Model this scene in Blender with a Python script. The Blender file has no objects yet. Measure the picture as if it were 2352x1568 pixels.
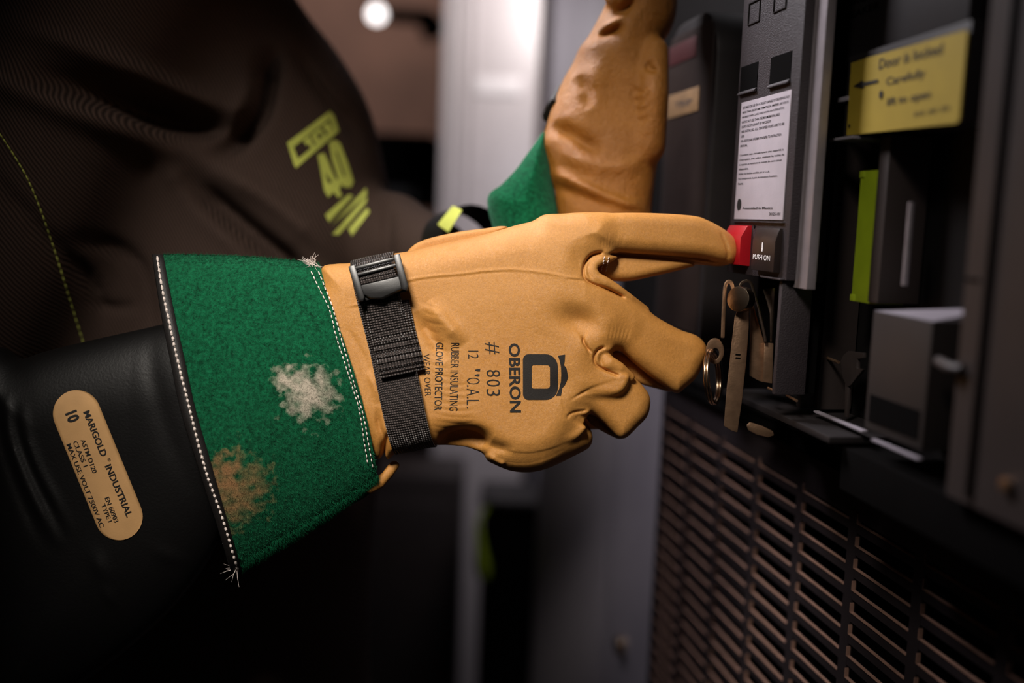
import bpy, bmesh, math, random
import numpy as np
from mathutils import Vector, Matrix
from mathutils.bvhtree import BVHTree

random.seed(4)
rng = np.random.default_rng(4)
scene = bpy.context.scene
COL = scene.collection

# ------------------------------------------------------------------ camera
FW, FH = 2352, 1568
CX, CY = FW / 2, FH / 2
LENS = 35.0
F = LENS / 36.0 * FW
PITCH, ROLL = math.radians(7.03), 0.037
CAM = Vector((0.0, 0.0, 1.32))
_f = Vector((0, math.cos(PITCH), -math.sin(PITCH)))
_r0 = Vector((1, 0, 0))
_u0 = Vector((0, math.sin(PITCH), math.cos(PITCH)))
RT = _r0 * math.cos(ROLL) + _u0 * math.sin(ROLL)
UP = _u0 * math.cos(ROLL) - _r0 * math.sin(ROLL)
FD = _f
D0 = 0.56                      # distance of the back of the glove, in focus

cam_data = bpy.data.cameras.new('camera')
cam_data.lens = LENS
cam_data.sensor_width = 36.0
cam_data.clip_start = 0.02
cam_data.dof.use_dof = True
cam_data.dof.focus_distance = D0 + 0.005
cam_data.dof.aperture_fstop = 2.2
cam_data.dof.aperture_blades = 9
cam = bpy.data.objects.new('camera', cam_data)
M3 = Matrix((RT, UP, -FD)).transposed()
cam.matrix_world = Matrix.Translation(CAM) @ M3.to_4x4()
COL.objects.link(cam)
scene.camera = cam

# ------------------------------------------------------------------ world, light, exposure
world = bpy.data.worlds.new('world')
scene.world = world
world.use_nodes = True
bg = world.node_tree.nodes['Background']
bg.inputs[0].default_value = (0.55, 0.5, 0.55, 1)
bg.inputs[1].default_value = 0.010
vs = scene.view_settings
vs.view_transform = 'Standard'
vs.look = 'None'
vs.gamma = 1
vs.use_curve_mapping = False
vs.exposure = 0.0


def P(px, py, d):
    return CAM + FD * d + RT * ((px - CX) / F * d) + UP * (-(py - CY) / F * d)


def area(name, loc, target, size, energy, color, spread=180, size_y=None):
    l = bpy.data.lights.new(name, 'AREA')
    l.size = size
    if size_y:
        l.shape = 'RECTANGLE'
        l.size_y = size_y
    l.energy = energy
    l.color = color
    l.spread = math.radians(spread)
    o = bpy.data.objects.new(name, l)
    o.location = loc
    o.rotation_euler = (Vector(target) - Vector(loc)).to_track_quat('-Z', 'Y').to_euler()
    COL.objects.link(o)
    return o


def spot(name, loc, target, energy, color, cone, blend, radius):
    l = bpy.data.lights.new(name, 'SPOT')
    l.energy = energy
    l.color = color
    l.spot_size = math.radians(cone)
    l.spot_blend = blend
    l.shadow_soft_size = radius
    o = bpy.data.objects.new(name, l)
    o.location = loc
    o.rotation_euler = (Vector(target) - Vector(loc)).to_track_quat('-Z', 'Y').to_euler()
    COL.objects.link(o)
    return o


HAND = P(1180, 760, 0.58)
spot('work_light', HAND + RT * -0.18 + UP * 0.45 - FD * 0.53, P(1010, 800, 0.58), 31.0, (1.0, 0.92, 0.83), 46, 0.9, 0.09)
area('panel_fill', HAND + RT * -0.55 + Vector((0, 0.42, 0.95)), P(1620, 330, 0.64), 0.35, 2.2, (0.97, 0.92, 0.97), 55)  # unseen fill light added to brighten the breaker panel
spot('overhead_lamp', HAND + RT * -0.20 + UP * 0.75 + FD * 0.10, P(1080, 600, 0.58), 9.0, (1.0, 0.95, 0.93), 34, 1.0, 0.06)
area('background_fill', P(1420, 250, 1.5), P(1150, 900, 2.1), 0.2, 1.0, (0.95, 0.92, 1.0), 110)  # added light that lifts the lower part of the pale cabinet
spot('cabinet_lamp', P(1420, -250, 1.7), P(1175, 90, 2.1), 17.0, (1.0, 0.95, 0.94), 100, 1.0, 0.12)
spot('wall_fill', Vector((-0.7, 2.3, 2.35)), P(880, 120, 3.4), 40.0, (1.0, 0.9, 0.84), 60, 0.8, 0.2)  # extra light added to brighten the upper back wall, source unseen


# ------------------------------------------------------------------ materials
def new_mat(name):
    m = bpy.data.materials.new(name)
    m.use_nodes = True
    nt = m.node_tree
    return m, nt, nt.nodes['Principled BSDF']


def lin(c):
    return tuple(((x / 255.0) / 12.92 if x / 255.0 < 0.04045 else (((x / 255.0) + 0.055) / 1.055) ** 2.4) for x in c)


def mat(name, col, rough=0.5, metal=0.0, var=0.12, vscale=60.0, bump=0.15, bscale=900.0, bdist=0.0004, spec=0.5,
        sheen=0.0, coat=0.0):
    m, nt, b = new_mat(name)
    N, L = nt.nodes, nt.links
    c = lin(col)
    tc = N.new('ShaderNodeTexCoord')
    n1 = N.new('ShaderNodeTexNoise')
    n1.inputs['Scale'].default_value = vscale
    n1.inputs['Detail'].default_value = 5
    L.new(tc.outputs['Object'], n1.inputs['Vector'])
    r = N.new('ShaderNodeValToRGB')
    r.color_ramp.elements[0].position = 0.3
    r.color_ramp.elements[1].position = 0.7
    r.color_ramp.elements[0].color = tuple(x * (1 - var) for x in c) + (1,)
    r.color_ramp.elements[1].color = tuple(min(1, x * (1 + var)) for x in c) + (1,)
    L.new(n1.outputs['Fac'], r.inputs['Fac'])
    L.new(r.outputs['Color'], b.inputs['Base Color'])
    n2 = N.new('ShaderNodeTexNoise')
    n2.inputs['Scale'].default_value = bscale
    n2.inputs['Detail'].default_value = 3
    L.new(tc.outputs['Object'], n2.inputs['Vector'])
    bp = N.new('ShaderNodeBump')
    bp.inputs['Strength'].default_value = bump
    bp.inputs['Distance'].default_value = bdist
    L.new(n2.outputs['Fac'], bp.inputs['Height'])
    L.new(bp.outputs['Normal'], b.inputs['Normal'])
    b.inputs['Roughness'].default_value = rough
    b.inputs['Metallic'].default_value = metal
    b.inputs['Specular IOR Level'].default_value = spec
    b.inputs['Sheen Weight'].default_value = sheen
    b.inputs['Coat Weight'].default_value = coat
    return m


def leather_mat(name, base, var, folds=0.2):
    m, nt, b = new_mat(name)
    N, L = nt.nodes, nt.links
    tc = N.new('ShaderNodeTexCoord')
    big = N.new('ShaderNodeTexNoise')
    big.inputs['Scale'].default_value = 22
    big.inputs['Detail'].default_value = 6
    L.new(tc.outputs['Object'], big.inputs['Vector'])
    r = N.new('ShaderNodeValToRGB')
    a, c = lin(base), lin(var)
    r.color_ramp.elements[0].position = 0.35
    r.color_ramp.elements[1].position = 0.68
    r.color_ramp.elements[0].color = a + (1,)
    r.color_ramp.elements[1].color = c + (1,)
    L.new(big.outputs['Fac'], r.inputs['Fac'])
    # pores: small dark flecks of the hide
    sp = N.new('ShaderNodeTexNoise')
    sp.inputs['Scale'].default_value = 900
    sp.inputs['Detail'].default_value = 2
    L.new(tc.outputs['Object'], sp.inputs['Vector'])
    sr = N.new('ShaderNodeValToRGB')
    sr.color_ramp.elements[0].position = 0.3
    sr.color_ramp.elements[1].position = 0.62
    sr.color_ramp.elements[0].color = (0.62, 0.55, 0.48, 1)
    sr.color_ramp.elements[1].color = (1, 1, 1, 1)
    L.new(sp.outputs['Fac'], sr.inputs['Fac'])
    mx = N.new('ShaderNodeMix')
    mx.data_type = 'RGBA'
    mx.blend_type = 'MULTIPLY'
    mx.inputs[0].default_value = 0.3
    L.new(r.outputs['Color'], mx.inputs[6])
    L.new(sr.outputs['Color'], mx.inputs[7])
    L.new(mx.outputs[2], b.inputs['Base Color'])
    v = N.new('ShaderNodeTexVoronoi')
    v.feature = 'DISTANCE_TO_EDGE'
    v.inputs['Scale'].default_value = 1050
    nd = N.new('ShaderNodeTexNoise')
    nd.inputs['Scale'].default_value = 260
    nd.inputs['Detail'].default_value = 3
    L.new(tc.outputs['Object'], nd.inputs['Vector'])
    vm = N.new('ShaderNodeMix')
    vm.data_type = 'RGBA'
    vm.blend_type = 'LINEAR_LIGHT'
    vm.inputs[0].default_value = 0.012
    L.new(tc.outputs['Object'], vm.inputs[6])
    L.new(nd.outputs['Color'], vm.inputs[7])
    L.new(vm.outputs[2], v.inputs['Vector'])
    vr = N.new('ShaderNodeValToRGB')
    vr.color_ramp.elements[0].position = 0.0
    vr.color_ramp.elements[1].position = 0.22
    L.new(v.outputs['Distance'], vr.inputs['Fac'])
    wr = N.new('ShaderNodeTexNoise')
    wr.inputs['Scale'].default_value = 150
    wr.inputs['Detail'].default_value = 8
    wr.inputs['Roughness'].default_value = 0.65
    L.new(tc.outputs['Object'], wr.inputs['Vector'])
    # the grain lines of the hide hold a darker tone
    gr = N.new('ShaderNodeMapRange')
    gr.inputs['To Min'].default_value = 0.72
    gr.inputs['To Max'].default_value = 1.0
    L.new(vr.outputs['Color'], gr.inputs['Value'])
    gm = N.new('ShaderNodeMix')
    gm.data_type = 'RGBA'
    gm.blend_type = 'MULTIPLY'
    gm.inputs[0].default_value = 1.0
    L.new(mx.outputs[2], gm.inputs[6])
    L.new(gr.outputs['Result'], gm.inputs[7])
    L.new(gm.outputs[2], b.inputs['Base Color'])
    b1 = N.new('ShaderNodeBump')
    b1.inputs['Strength'].default_value = folds
    b1.inputs['Distance'].default_value = 0.0022
    L.new(wr.outputs['Fac'], b1.inputs['Height'])
    b2 = N.new('ShaderNodeBump')
    b2.inputs['Strength'].default_value = 0.3
    b2.inputs['Distance'].default_value = 0.00028
    L.new(vr.outputs['Color'], b2.inputs['Height'])
    L.new(b1.outputs['Normal'], b2.inputs['Normal'])
    L.new(b2.outputs['Normal'], b.inputs['Normal'])
    b.inputs['Roughness'].default_value = 0.44
    b.inputs['Specular IOR Level'].default_value = 0.5
    b.inputs['Sheen Weight'].default_value = 0.0
    b.inputs['Sheen Roughness'].default_value = 0.4
    return m


M = {}
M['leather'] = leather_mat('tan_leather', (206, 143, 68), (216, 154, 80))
M['leather_rear'] = leather_mat('tan_leather_dimmed', (158, 100, 30), (180, 118, 42), 0.9)  # same tan leather, darkened in colour for the less lit rear glove
M['ink'] = mat('black_ink', (26, 20, 16), 0.6, bump=0.3, bscale=2500, bdist=0.0002, var=0.4, vscale=1500)
M['rubber'] = mat('black_rubber', (11, 10, 10), 0.45, bump=0.25, bscale=700, bdist=0.0004, spec=0.35)
M['webbing'] = None
M['buckle'] = mat('black_plastic', (9, 8, 8), 0.34, bump=0.08, bscale=1800, bdist=0.0002, spec=0.5)
M['thread'] = mat('white_thread', (222, 208, 200), 0.8, bump=0.4, bscale=3000, bdist=0.0003)
M['piping'] = mat('black_piping', (20, 16, 15), 0.6, bump=0.3, bscale=1500)
M['patch'] = mat('beige_rubber_label', (196, 152, 100), 0.6, bump=0.1)
M['lime'] = mat('lime_thread', (202, 210, 98), 0.75, bump=0.5, bscale=1600)
M['lime_plain'] = mat('lime_plastic', (140, 160, 24), 0.55, bump=0.15)
M['yellow'] = mat('yellow_label', (148, 126, 36), 0.6, bump=0.1, var=0.1, vscale=40)
M['black_text'] = mat('printed_black', (20, 18, 18), 0.6, bump=0)
M['grey_text'] = mat('printed_grey', (52, 48, 52), 0.6, bump=0)
M['white_text'] = mat('printed_white', (225, 220, 220), 0.6, bump=0)
M['moulded'] = mat('dark_moulded_plastic', (44, 38, 41), 0.5, bump=0.6, bscale=1300, bdist=0.0006, var=0.1)
M['moulded_smooth'] = mat('dark_plastic', (30, 26, 27), 0.45, bump=0.25, bscale=900)
M['hole'] = mat('black_interior', (6, 5, 5), 0.9, bump=0, spec=0.04)
M['sheet_black'] = mat('black_sheet', (15, 13, 13), 0.6, bump=0.1, spec=0.2)
M['patch_dim'] = mat('tan_label', (128, 98, 64), 0.6, bump=0.1)
M['label_silver'] = mat('silver_label', (172, 164, 172), 0.45, bump=0.1, var=0.06, vscale=80)
M['red'] = mat('red_button', (156, 16, 26), 0.35, bump=0.1)
M['button'] = mat('black_button', (36, 28, 26), 0.35, bump=0.1)
M['alu'] = mat('brushed_aluminium', (150, 142, 146), 0.42, metal=0.55, bump=0.15, bscale=400, var=0.08, vscale=120)
M['steel'] = mat('bright_steel', (196, 172, 148), 0.22, metal=1.0, bump=0.2, bscale=500, bdist=0.0003, var=0.15, vscale=150)
M['steel_dull'] = mat('worn_zinc_steel', (168, 134, 106), 0.3, metal=0.85, bump=0.3, bscale=700, bdist=0.0003, var=0.2, vscale=180)
M['cab_dark'] = mat('dark_enamel', (27, 23, 24), 0.5, bump=0.15, bscale=600, var=0.1)
M['cab_brown'] = mat('brown_grey_enamel', (48, 40, 38), 0.55, bump=0.15, bscale=500, var=0.12, vscale=30)
M['vent'] = mat('vented_door_enamel', (38, 33, 35), 0.24, bump=0.12, bscale=600, var=0.1)
M['box_dark'] = mat('dark_brown_enamel', (35, 30, 29), 0.5, bump=0.15, bscale=500, var=0.1, vscale=30)
M['lit_edge'] = mat('lit_brown_edge', (122, 94, 82), 0.4, var=0.2, vscale=200, bump=0.1)  # brown of the slot lips, light on the edges put into the colour
M['cab_grey'] = mat('grey_enamel', (128, 122, 130), 0.5, bump=0.1, bscale=300, var=0.05)
M['cab_pale'] = mat('pale_grey_enamel', (186, 176, 176), 0.4, bump=0.1, bscale=300, var=0.05)
M['wall'] = mat('brown_plaster', (112, 82, 70), 0.8, bump=0.4, bscale=60, bdist=0.003, var=0.25, vscale=4)
M['floor'] = mat('concrete_floor', (92, 88, 90), 0.7, bump=0.3, bscale=80, bdist=0.002, var=0.2, vscale=5)
M['white_plate'] = mat('white_placard', (222, 214, 214), 0.5, bump=0)
M['lamp'], _nt, _b = new_mat('lamp_glow')
_b.inputs['Emission Color'].default_value = (1, 0.93, 0.92, 1)
_b.inputs['Emission Strength'].default_value = 3.0
M['red_plain'] = mat('red_plastic', (66, 22, 24), 0.5)


def webbing_mat():
    m, nt, b = new_mat('black_webbing')
    N, L = nt.nodes, nt.links
    uv = N.new('ShaderNodeUVMap')
    w1 = N.new('ShaderNodeTexVoronoi')
    w1.inputs['Scale'].default_value = 1.0
    w1.inputs['Randomness'].default_value = 0.12
    mp = N.new('ShaderNodeMapping')
    mp.inputs['Scale'].default_value = (1, 1, 1)
    L.new(uv.outputs['UV'], mp.inputs['Vector'])
    L.new(mp.outputs['Vector'], w1.inputs['Vector'])
    r = N.new('ShaderNodeValToRGB')
    r.color_ramp.elements[0].position = 0.1
    r.color_ramp.elements[1].position = 0.6
    r.color_ramp.elements[0].color = (1, 1, 1, 1)
    r.color_ramp.elements[1].color = (0, 0, 0, 1)
    L.new(w1.outputs['Distance'], r.inputs['Fac'])
    c = N.new('ShaderNodeMix')
    c.data_type = 'RGBA'
    c.inputs[6].default_value = lin((14, 12, 12)) + (1,)
    c.inputs[7].default_value = lin((96, 86, 83)) + (1,)  # grey yarn tops paint in the highlights of the black webbing
    L.new(r.outputs['Color'], c.inputs[0])
    L.new(c.outputs[2], b.inputs['Base Color'])
    bp = N.new('ShaderNodeBump')
    bp.inputs['Strength'].default_value = 0.9
    bp.inputs['Distance'].default_value = 0.0011
    L.new(r.outputs['Color'], bp.inputs['Height'])
    L.new(bp.outputs['Normal'], b.inputs['Normal'])
    b.inputs['Roughness'].default_value = 0.42
    b.inputs['Specular IOR Level'].default_value = 0.6
    return m


M['webbing'] = webbing_mat()


def twill_mat():
    m, nt, b = new_mat('dark_twill')
    N, L = nt.nodes, nt.links
    tc = N.new('ShaderNodeTexCoord')
    n1 = N.new('ShaderNodeTexNoise')
    n1.inputs['Scale'].default_value = 14
    n1.inputs['Detail'].default_value = 6
    L.new(tc.outputs['Object'], n1.inputs['Vector'])
    r = N.new('ShaderNodeValToRGB')
    r.color_ramp.elements[0].color = lin((72, 56, 49)) + (1,)
    r.color_ramp.elements[1].color = lin((92, 73, 64)) + (1,)
    L.new(n1.outputs['Fac'], r.inputs['Fac'])
    mp = N.new('ShaderNodeMapping')
    mp.inputs['Rotation'].default_value = (0, math.radians(28), 0)
    L.new(tc.outputs['Object'], mp.inputs['Vector'])
    w = N.new('ShaderNodeTexWave')
    w.inputs['Scale'].default_value = 165
    w.inputs['Distortion'].default_value = 2.2
    w.inputs['Detail'].default_value = 2
    w.inputs['Detail Scale'].default_value = 0.6
    L.new(mp.outputs['Vector'], w.inputs['Vector'])
    mx = N.new('ShaderNodeMix')
    mx.data_type = 'RGBA'
    mx.blend_type = 'MULTIPLY'
    mx.inputs[0].default_value = 0.75
    L.new(r.outputs['Color'], mx.inputs[6])
    L.new(w.outputs['Color'], mx.inputs[7])
    L.new(mx.outputs[2], b.inputs['Base Color'])
    bp = N.new('ShaderNodeBump')
    bp.inputs['Strength'].default_value = 0.6
    bp.inputs['Distance'].default_value = 0.0006
    L.new(w.outputs['Fac'], bp.inputs['Height'])
    L.new(bp.outputs['Normal'], b.inputs['Normal'])
    b.inputs['Roughness'].default_value = 0.85
    b.inputs['Specular IOR Level'].default_value = 0.2
    return m


M['twill'] = twill_mat()


def suede_mat(name, spots):
    """green split suede; spots = worn patches (object-space centre, radius) where the bare hide shows"""
    m, nt, b = new_mat(name)
    N, L = nt.nodes, nt.links
    tc = N.new('ShaderNodeTexCoord')
    n1 = N.new('ShaderNodeTexNoise')
    n1.inputs['Scale'].default_value = 420
    n1.inputs['Detail'].default_value = 6
    n1.inputs['Roughness'].default_value = 0.7
    L.new(tc.outputs['Object'], n1.inputs['Vector'])
    r = N.new('ShaderNodeValToRGB')
    r.color_ramp.elements[0].position = 0.28
    r.color_ramp.elements[1].position = 0.72
    r.color_ramp.elements[0].color = lin((0, 36, 18)) + (1,)
    r.color_ramp.elements[1].color = lin((18, 106, 68)) + (1,)
    L.new(n1.outputs['Fac'], r.inputs['Fac'])
    col = r.outputs['Color']
    nz = N.new('ShaderNodeTexNoise')
    nz.inputs['Scale'].default_value = 210
    nz.inputs['Detail'].default_value = 7
    L.new(tc.outputs['Object'], nz.inputs['Vector'])
    for (c, rad, tint) in spots:
        d = N.new('ShaderNodeVectorMath')
        d.operation = 'DISTANCE'
        d.inputs[1].default_value = c
        L.new(tc.outputs['Object'], d.inputs[0])
        a = N.new('ShaderNodeMath')
        a.operation = 'MULTIPLY_ADD'
        a.inputs[1].default_value = 1.0 / rad
        a.inputs[2].default_value = -1.15
        L.new(d.outputs['Value'], a.inputs[0])
        n_ = N.new('ShaderNodeMath')
        n_.operation = 'MULTIPLY_ADD'
        n_.inputs[1].default_value = 3.4
        n_.inputs[2].default_value = -1.75
        L.new(nz.outputs['Fac'], n_.inputs[0])
        s = N.new('ShaderNodeMath')
        s.operation = 'SUBTRACT'
        L.new(n_.outputs[0], s.inputs[0])
        L.new(a.outputs[0], s.inputs[1])
        mr = N.new('ShaderNodeMapRange')
        mr.inputs['From Min'].default_value = -0.3
        mr.inputs['From Max'].default_value = 1.0
        mr.inputs['To Max'].default_value = 0.85
        L.new(s.outputs[0], mr.inputs['Value'])
        mx = N.new('ShaderNodeMix')
        mx.data_type = 'RGBA'
        mx.inputs[7].default_value = lin(tint) + (1,)
        L.new(mr.outputs['Result'], mx.inputs[0])
        L.new(col, mx.inputs[6])
        col = mx.outputs[2]
    L.new(col, b.inputs['Base Color'])
    bp = N.new('ShaderNodeBump')
    bp.inputs['Strength'].default_value = 0.7
    bp.inputs['Distance'].default_value = 0.0012
    L.new(n1.outputs['Fac'], bp.inputs['Height'])
    L.new(bp.outputs['Normal'], b.inputs['Normal'])
    b.inputs['Roughness'].default_value = 0.95
    b.inputs['Specular IOR Level'].default_value = 0.1
    b.inputs['Sheen Weight'].default_value = 0.25
    b.inputs['Sheen Tint'].default_value = (0.3, 0.8, 0.55, 1)
    return m


# ------------------------------------------------------------------ object helpers
def empty(name, loc, label, cat, group=None):
    o = bpy.data.objects.new(name, None)
    o.location = loc
    o.empty_display_size = 0.02
    COL.objects.link(o)
    tag(o, label, cat, group)
    return o


def tag(o, label=None, cat=None, group=None, kind=None):
    if label: o['label'] = label
    if cat: o['category'] = cat
    if group: o['group'] = group
    if kind: o['kind'] = kind
    return o


def origin_of(o):
    v = Vector((0, 0, 0))
    while o is not None:
        v += Vector(o.location)
        o = o.parent
    return v


def obj(name, verts, faces, m, parent=None, smooth=False, label=None, uvs=None, base=None):
    """one mesh object from world-space vertices"""
    V = np.asarray([tuple(v) for v in verts] if not isinstance(verts, np.ndarray) else verts, dtype=float)
    if parent is None:
        o3 = np.array(base) if base is not None else np.array([V[:, 0].mean(), V[:, 1].mean(), V[:, 2].min()])
    else:
        o3 = np.array(origin_of(parent))
    me = bpy.data.meshes.new(name)
    if isinstance(faces, np.ndarray):
        n = len(faces)
        me.vertices.add(len(V))
        me.vertices.foreach_set('co', (V - o3).ravel())
        k = faces.shape[1]
        me.loops.add(n * k)
        me.loops.foreach_set('vertex_index', faces.ravel().astype(np.int32))
        me.polygons.add(n)
        me.polygons.foreach_set('loop_start', np.arange(0, n * k, k, dtype=np.int32))
        me.update(calc_edges=True)
    else:
        me.from_pydata((V - o3).tolist(), [], faces)
    if uvs is not None:
        ul = me.uv_layers.new(name='UVMap')
        U = np.asarray(uvs, dtype=float)
        li = np.zeros(len(me.loops), dtype=np.int32)
        me.loops.foreach_get('vertex_index', li)
        ul.data.foreach_set('uv', U[li].ravel())
    me.validate()
    if smooth:
        me.polygons.foreach_set('use_smooth', np.ones(len(me.polygons), dtype=bool))
    me.materials.append(m)
    o = bpy.data.objects.new(name, me)
    COL.objects.link(o)
    if parent is None:
        o.location = o3
    else:
        o.parent = parent
    if label: o['label'] = label
    return o


class MB:
    """collects shapes for one mesh"""
    def __init__(self):
        self.v, self.f = [], []

    def add(self, verts, faces):
        n = len(self.v)
        self.v += [Vector(v) for v in verts]
        self.f += [tuple(i + n for i in f) for f in faces]
        return self

    def prism(self, poly0, poly1):
        n = len(poly0)
        fs = [tuple(range(n - 1, -1, -1)), tuple(range(n, 2 * n))]
        fs += [(i, (i + 1) % n, n + (i + 1) % n, n + i) for i in range(n)]
        return self.add(list(poly0) + list(poly1), fs)

    def frame(self, out0, in0, out1, in1):
        """a ring plate with a hole: outer/inner loops at two levels"""
        n = len(out0)
        vs_ = list(out0) + list(in0) + list(out1) + list(in1)
        fs = []
        for i in range(n):
            j = (i + 1) % n
            fs += [(i, j, n + j, n + i), (2 * n + j, 2 * n + i, 3 * n + i, 3 * n + j),
                   (j, i, 2 * n + i, 2 * n + j), (n + i, n + j, 3 * n + j, 3 * n + i)]
        return self.add(vs_, fs)

    def tube(self, pts, r, n=10, closed=False, taper=None, caps=True):
        pts = [Vector(p) for p in pts]
        m = len(pts)
        vs_, fs = [], []
        prev = None
        for i, p in enumerate(pts):
            a = pts[(i - 1) % m] if (closed or i > 0) else pts[i]
            b = pts[(i + 1) % m] if (closed or i < m - 1) else pts[i]
            t = (b - a).normalized()
            ref = prev if prev is not None else (Vector((0, 0, 1)) if abs(t.z) < 0.9 else Vector((1, 0, 0)))
            x = (ref - t * ref.dot(t)).normalized()
            y = t.cross(x)
            prev = x
            rr = r if taper is None else r * taper[i]
            for k in range(n):
                an = 2 * math.pi * k / n
                vs_.append(p + (x * math.cos(an) + y * math.sin(an)) * rr)
        for i in range(m if closed else m - 1):
            for k in range(n):
                a, b = i * n + k, i * n + (k + 1) % n
                c, d = ((i + 1) % m) * n + (k + 1) % n, ((i + 1) % m) * n + k
                fs.append((a, b, c, d))
        if not closed and caps:
            fs.append(tuple(range(n - 1, -1, -1)))
            fs.append(tuple((m - 1) * n + k for k in range(n)))
        return self.add(vs_, fs)

    def build(self, name, m, parent=None, smooth=False, bevel=0.0, label=None, seg=2, base=None):
        o = obj(name, self.v, self.f, m, parent, smooth, label, base=base)
        bm = bmesh.new()
        bm.from_mesh(o.data)
        bmesh.ops.recalc_face_normals(bm, faces=bm.faces)
        if bevel > 0:
            es = [e for e in bm.edges if len(e.link_faces) == 2 and e.calc_face_angle(0) > 0.6]
            bmesh.ops.bevel(bm, geom=es, offset=bevel, segments=seg, profile=0.6, affect='EDGES', clamp_overlap=True)
        bm.to_mesh(o.data)
        bm.free()
        if bevel > 0 or smooth:
            o.data.polygons.foreach_set('use_smooth', np.ones(len(o.data.polygons), dtype=bool))
            try:
                o.data.set_sharp_from_angle(angle=math.radians(38))
            except Exception:
                pass
        return o


_tcache = {}


def text2d(s, bold=0.0):
    """flat text outline filled with faces, letter height about 0.73, from x = 0"""
    key = (s, bold)
    if key in _tcache: return _tcache[key]
    cu = bpy.data.curves.new('t', 'FONT')
    cu.body = s
    cu.size = 1.0
    cu.offset = bold
    cu.resolution_u = 3
    ob = bpy.data.objects.new('t', cu)
    COL.objects.link(ob)
    dg = bpy.context.evaluated_depsgraph_get()
    me = bpy.data.meshes.new_from_object(ob.evaluated_get(dg))
    bm = bmesh.new()
    bm.from_mesh(me)
    bmesh.ops.remove_doubles(bm, verts=bm.verts, dist=1e-5)
    bmesh.ops.triangulate(bm, faces=bm.faces)
    bm.verts.ensure_lookup_table()
    v = np.array([(q.co.x, q.co.y) for q in bm.verts])
    f = [tuple(q.index for q in fc.verts) for fc in bm.faces]
    bm.free()
    bpy.data.objects.remove(ob)
    bpy.data.curves.remove(cu)
    bpy.data.meshes.remove(me)
    if len(v):
        v = v - v.min(axis=0)
        _tcache[key] = (v / 1.0, f, v[:, 0].max(), v[:, 1].max())
    else:
        _tcache[key] = (np.zeros((0, 2)), [], 1, 1)
    return _tcache[key]


def subdivide(v, f, maxlen):
    """split triangle edges until none is longer than maxlen"""
    bm = bmesh.new()
    vs_ = [bm.verts.new((p[0], p[1], 0)) for p in v]
    for t in f:
        try: bm.faces.new([vs_[i] for i in t])
        except ValueError: pass
    for _ in range(5):
        es = [e for e in bm.edges if e.calc_length() > maxlen]
        if not es: break
        bmesh.ops.subdivide_edges(bm, edges=es, cuts=1)
        bmesh.ops.triangulate(bm, faces=bm.faces)
    bm.verts.ensure_lookup_table()
    bm.verts.index_update()
    out = np.array([(q.co.x, q.co.y) for q in bm.verts])
    ff = [tuple(q.index for q in fc.verts) for fc in bm.faces]
    bm.free()
    return out, ff


# ------------------------------------------------------------------ implicit modelling
def catmull(pts, n=6, closed=True):
    p = np.asarray(pts, float)
    m = len(p)
    out = []
    rng_ = range(m) if closed else range(m - 1)
    for i in rng_:
        if closed:
            a, b, c, d = p[(i - 1) % m], p[i], p[(i + 1) % m], p[(i + 2) % m]
        else:
            a, b, c, d = p[max(i - 1, 0)], p[i], p[i + 1], p[min(i + 2, m - 1)]
        for k in range(n):
            t = k / n
            out.append(0.5 * ((2 * b) + (c - a) * t + (2 * a - 5 * b + 4 * c - d) * t * t + (3 * b - a - 3 * c + d) * t ** 3))
    if not closed: out.append(p[-1])
    return np.array(out)


def seg_dist(X, Y, pts, closed=False):
    """unsigned distance to a polyline, and the arc parameter (0..1) of the nearest point"""
    best = np.full(X.shape, 1e9, np.float32)
    par = np.zeros(X.shape, np.float32)
    m = len(pts)
    L_ = [0]
    k = m if closed else m - 1
    for i in range(k):
        L_.append(L_[-1] + np.hypot(*(pts[(i + 1) % m][:2] - pts[i][:2])))
    for i in range(k):
        a, b = pts[i], pts[(i + 1) % m]
        dx, dy = b[0] - a[0], b[1] - a[1]
        q = dx * dx + dy * dy + 1e-9
        t = np.clip(((X - a[0]) * dx + (Y - a[1]) * dy) / q, 0, 1)
        d = np.hypot(X - a[0] - t * dx, Y - a[1] - t * dy)
        w = d < best
        best = np.where(w, d, best)
        par = np.where(w, (L_[i] + t * (L_[i + 1] - L_[i])) / L_[-1], par)
    return best, par


def poly_sd(X, Y, pts):
    d, _ = seg_dist(X, Y, pts, True)
    ins = np.zeros(X.shape, bool)
    m = len(pts)
    for i in range(m):
        a, b = pts[i], pts[(i + 1) % m]
        c = ((a[1] > Y) != (b[1] > Y))
        with np.errstate(divide='ignore', invalid='ignore'):
            xi = (b[0] - a[0]) * (Y - a[1]) / (b[1] - a[1] + 1e-12) + a[0]
        ins ^= c & (X < xi)
    return np.where(ins, -d, d).astype(np.float32)


def smin(a, b, k):
    h = np.clip(0.5 + 0.5 * (b - a) / k, 0, 1)
    return b * (1 - h) + a * h - k * h * (1 - h)


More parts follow.
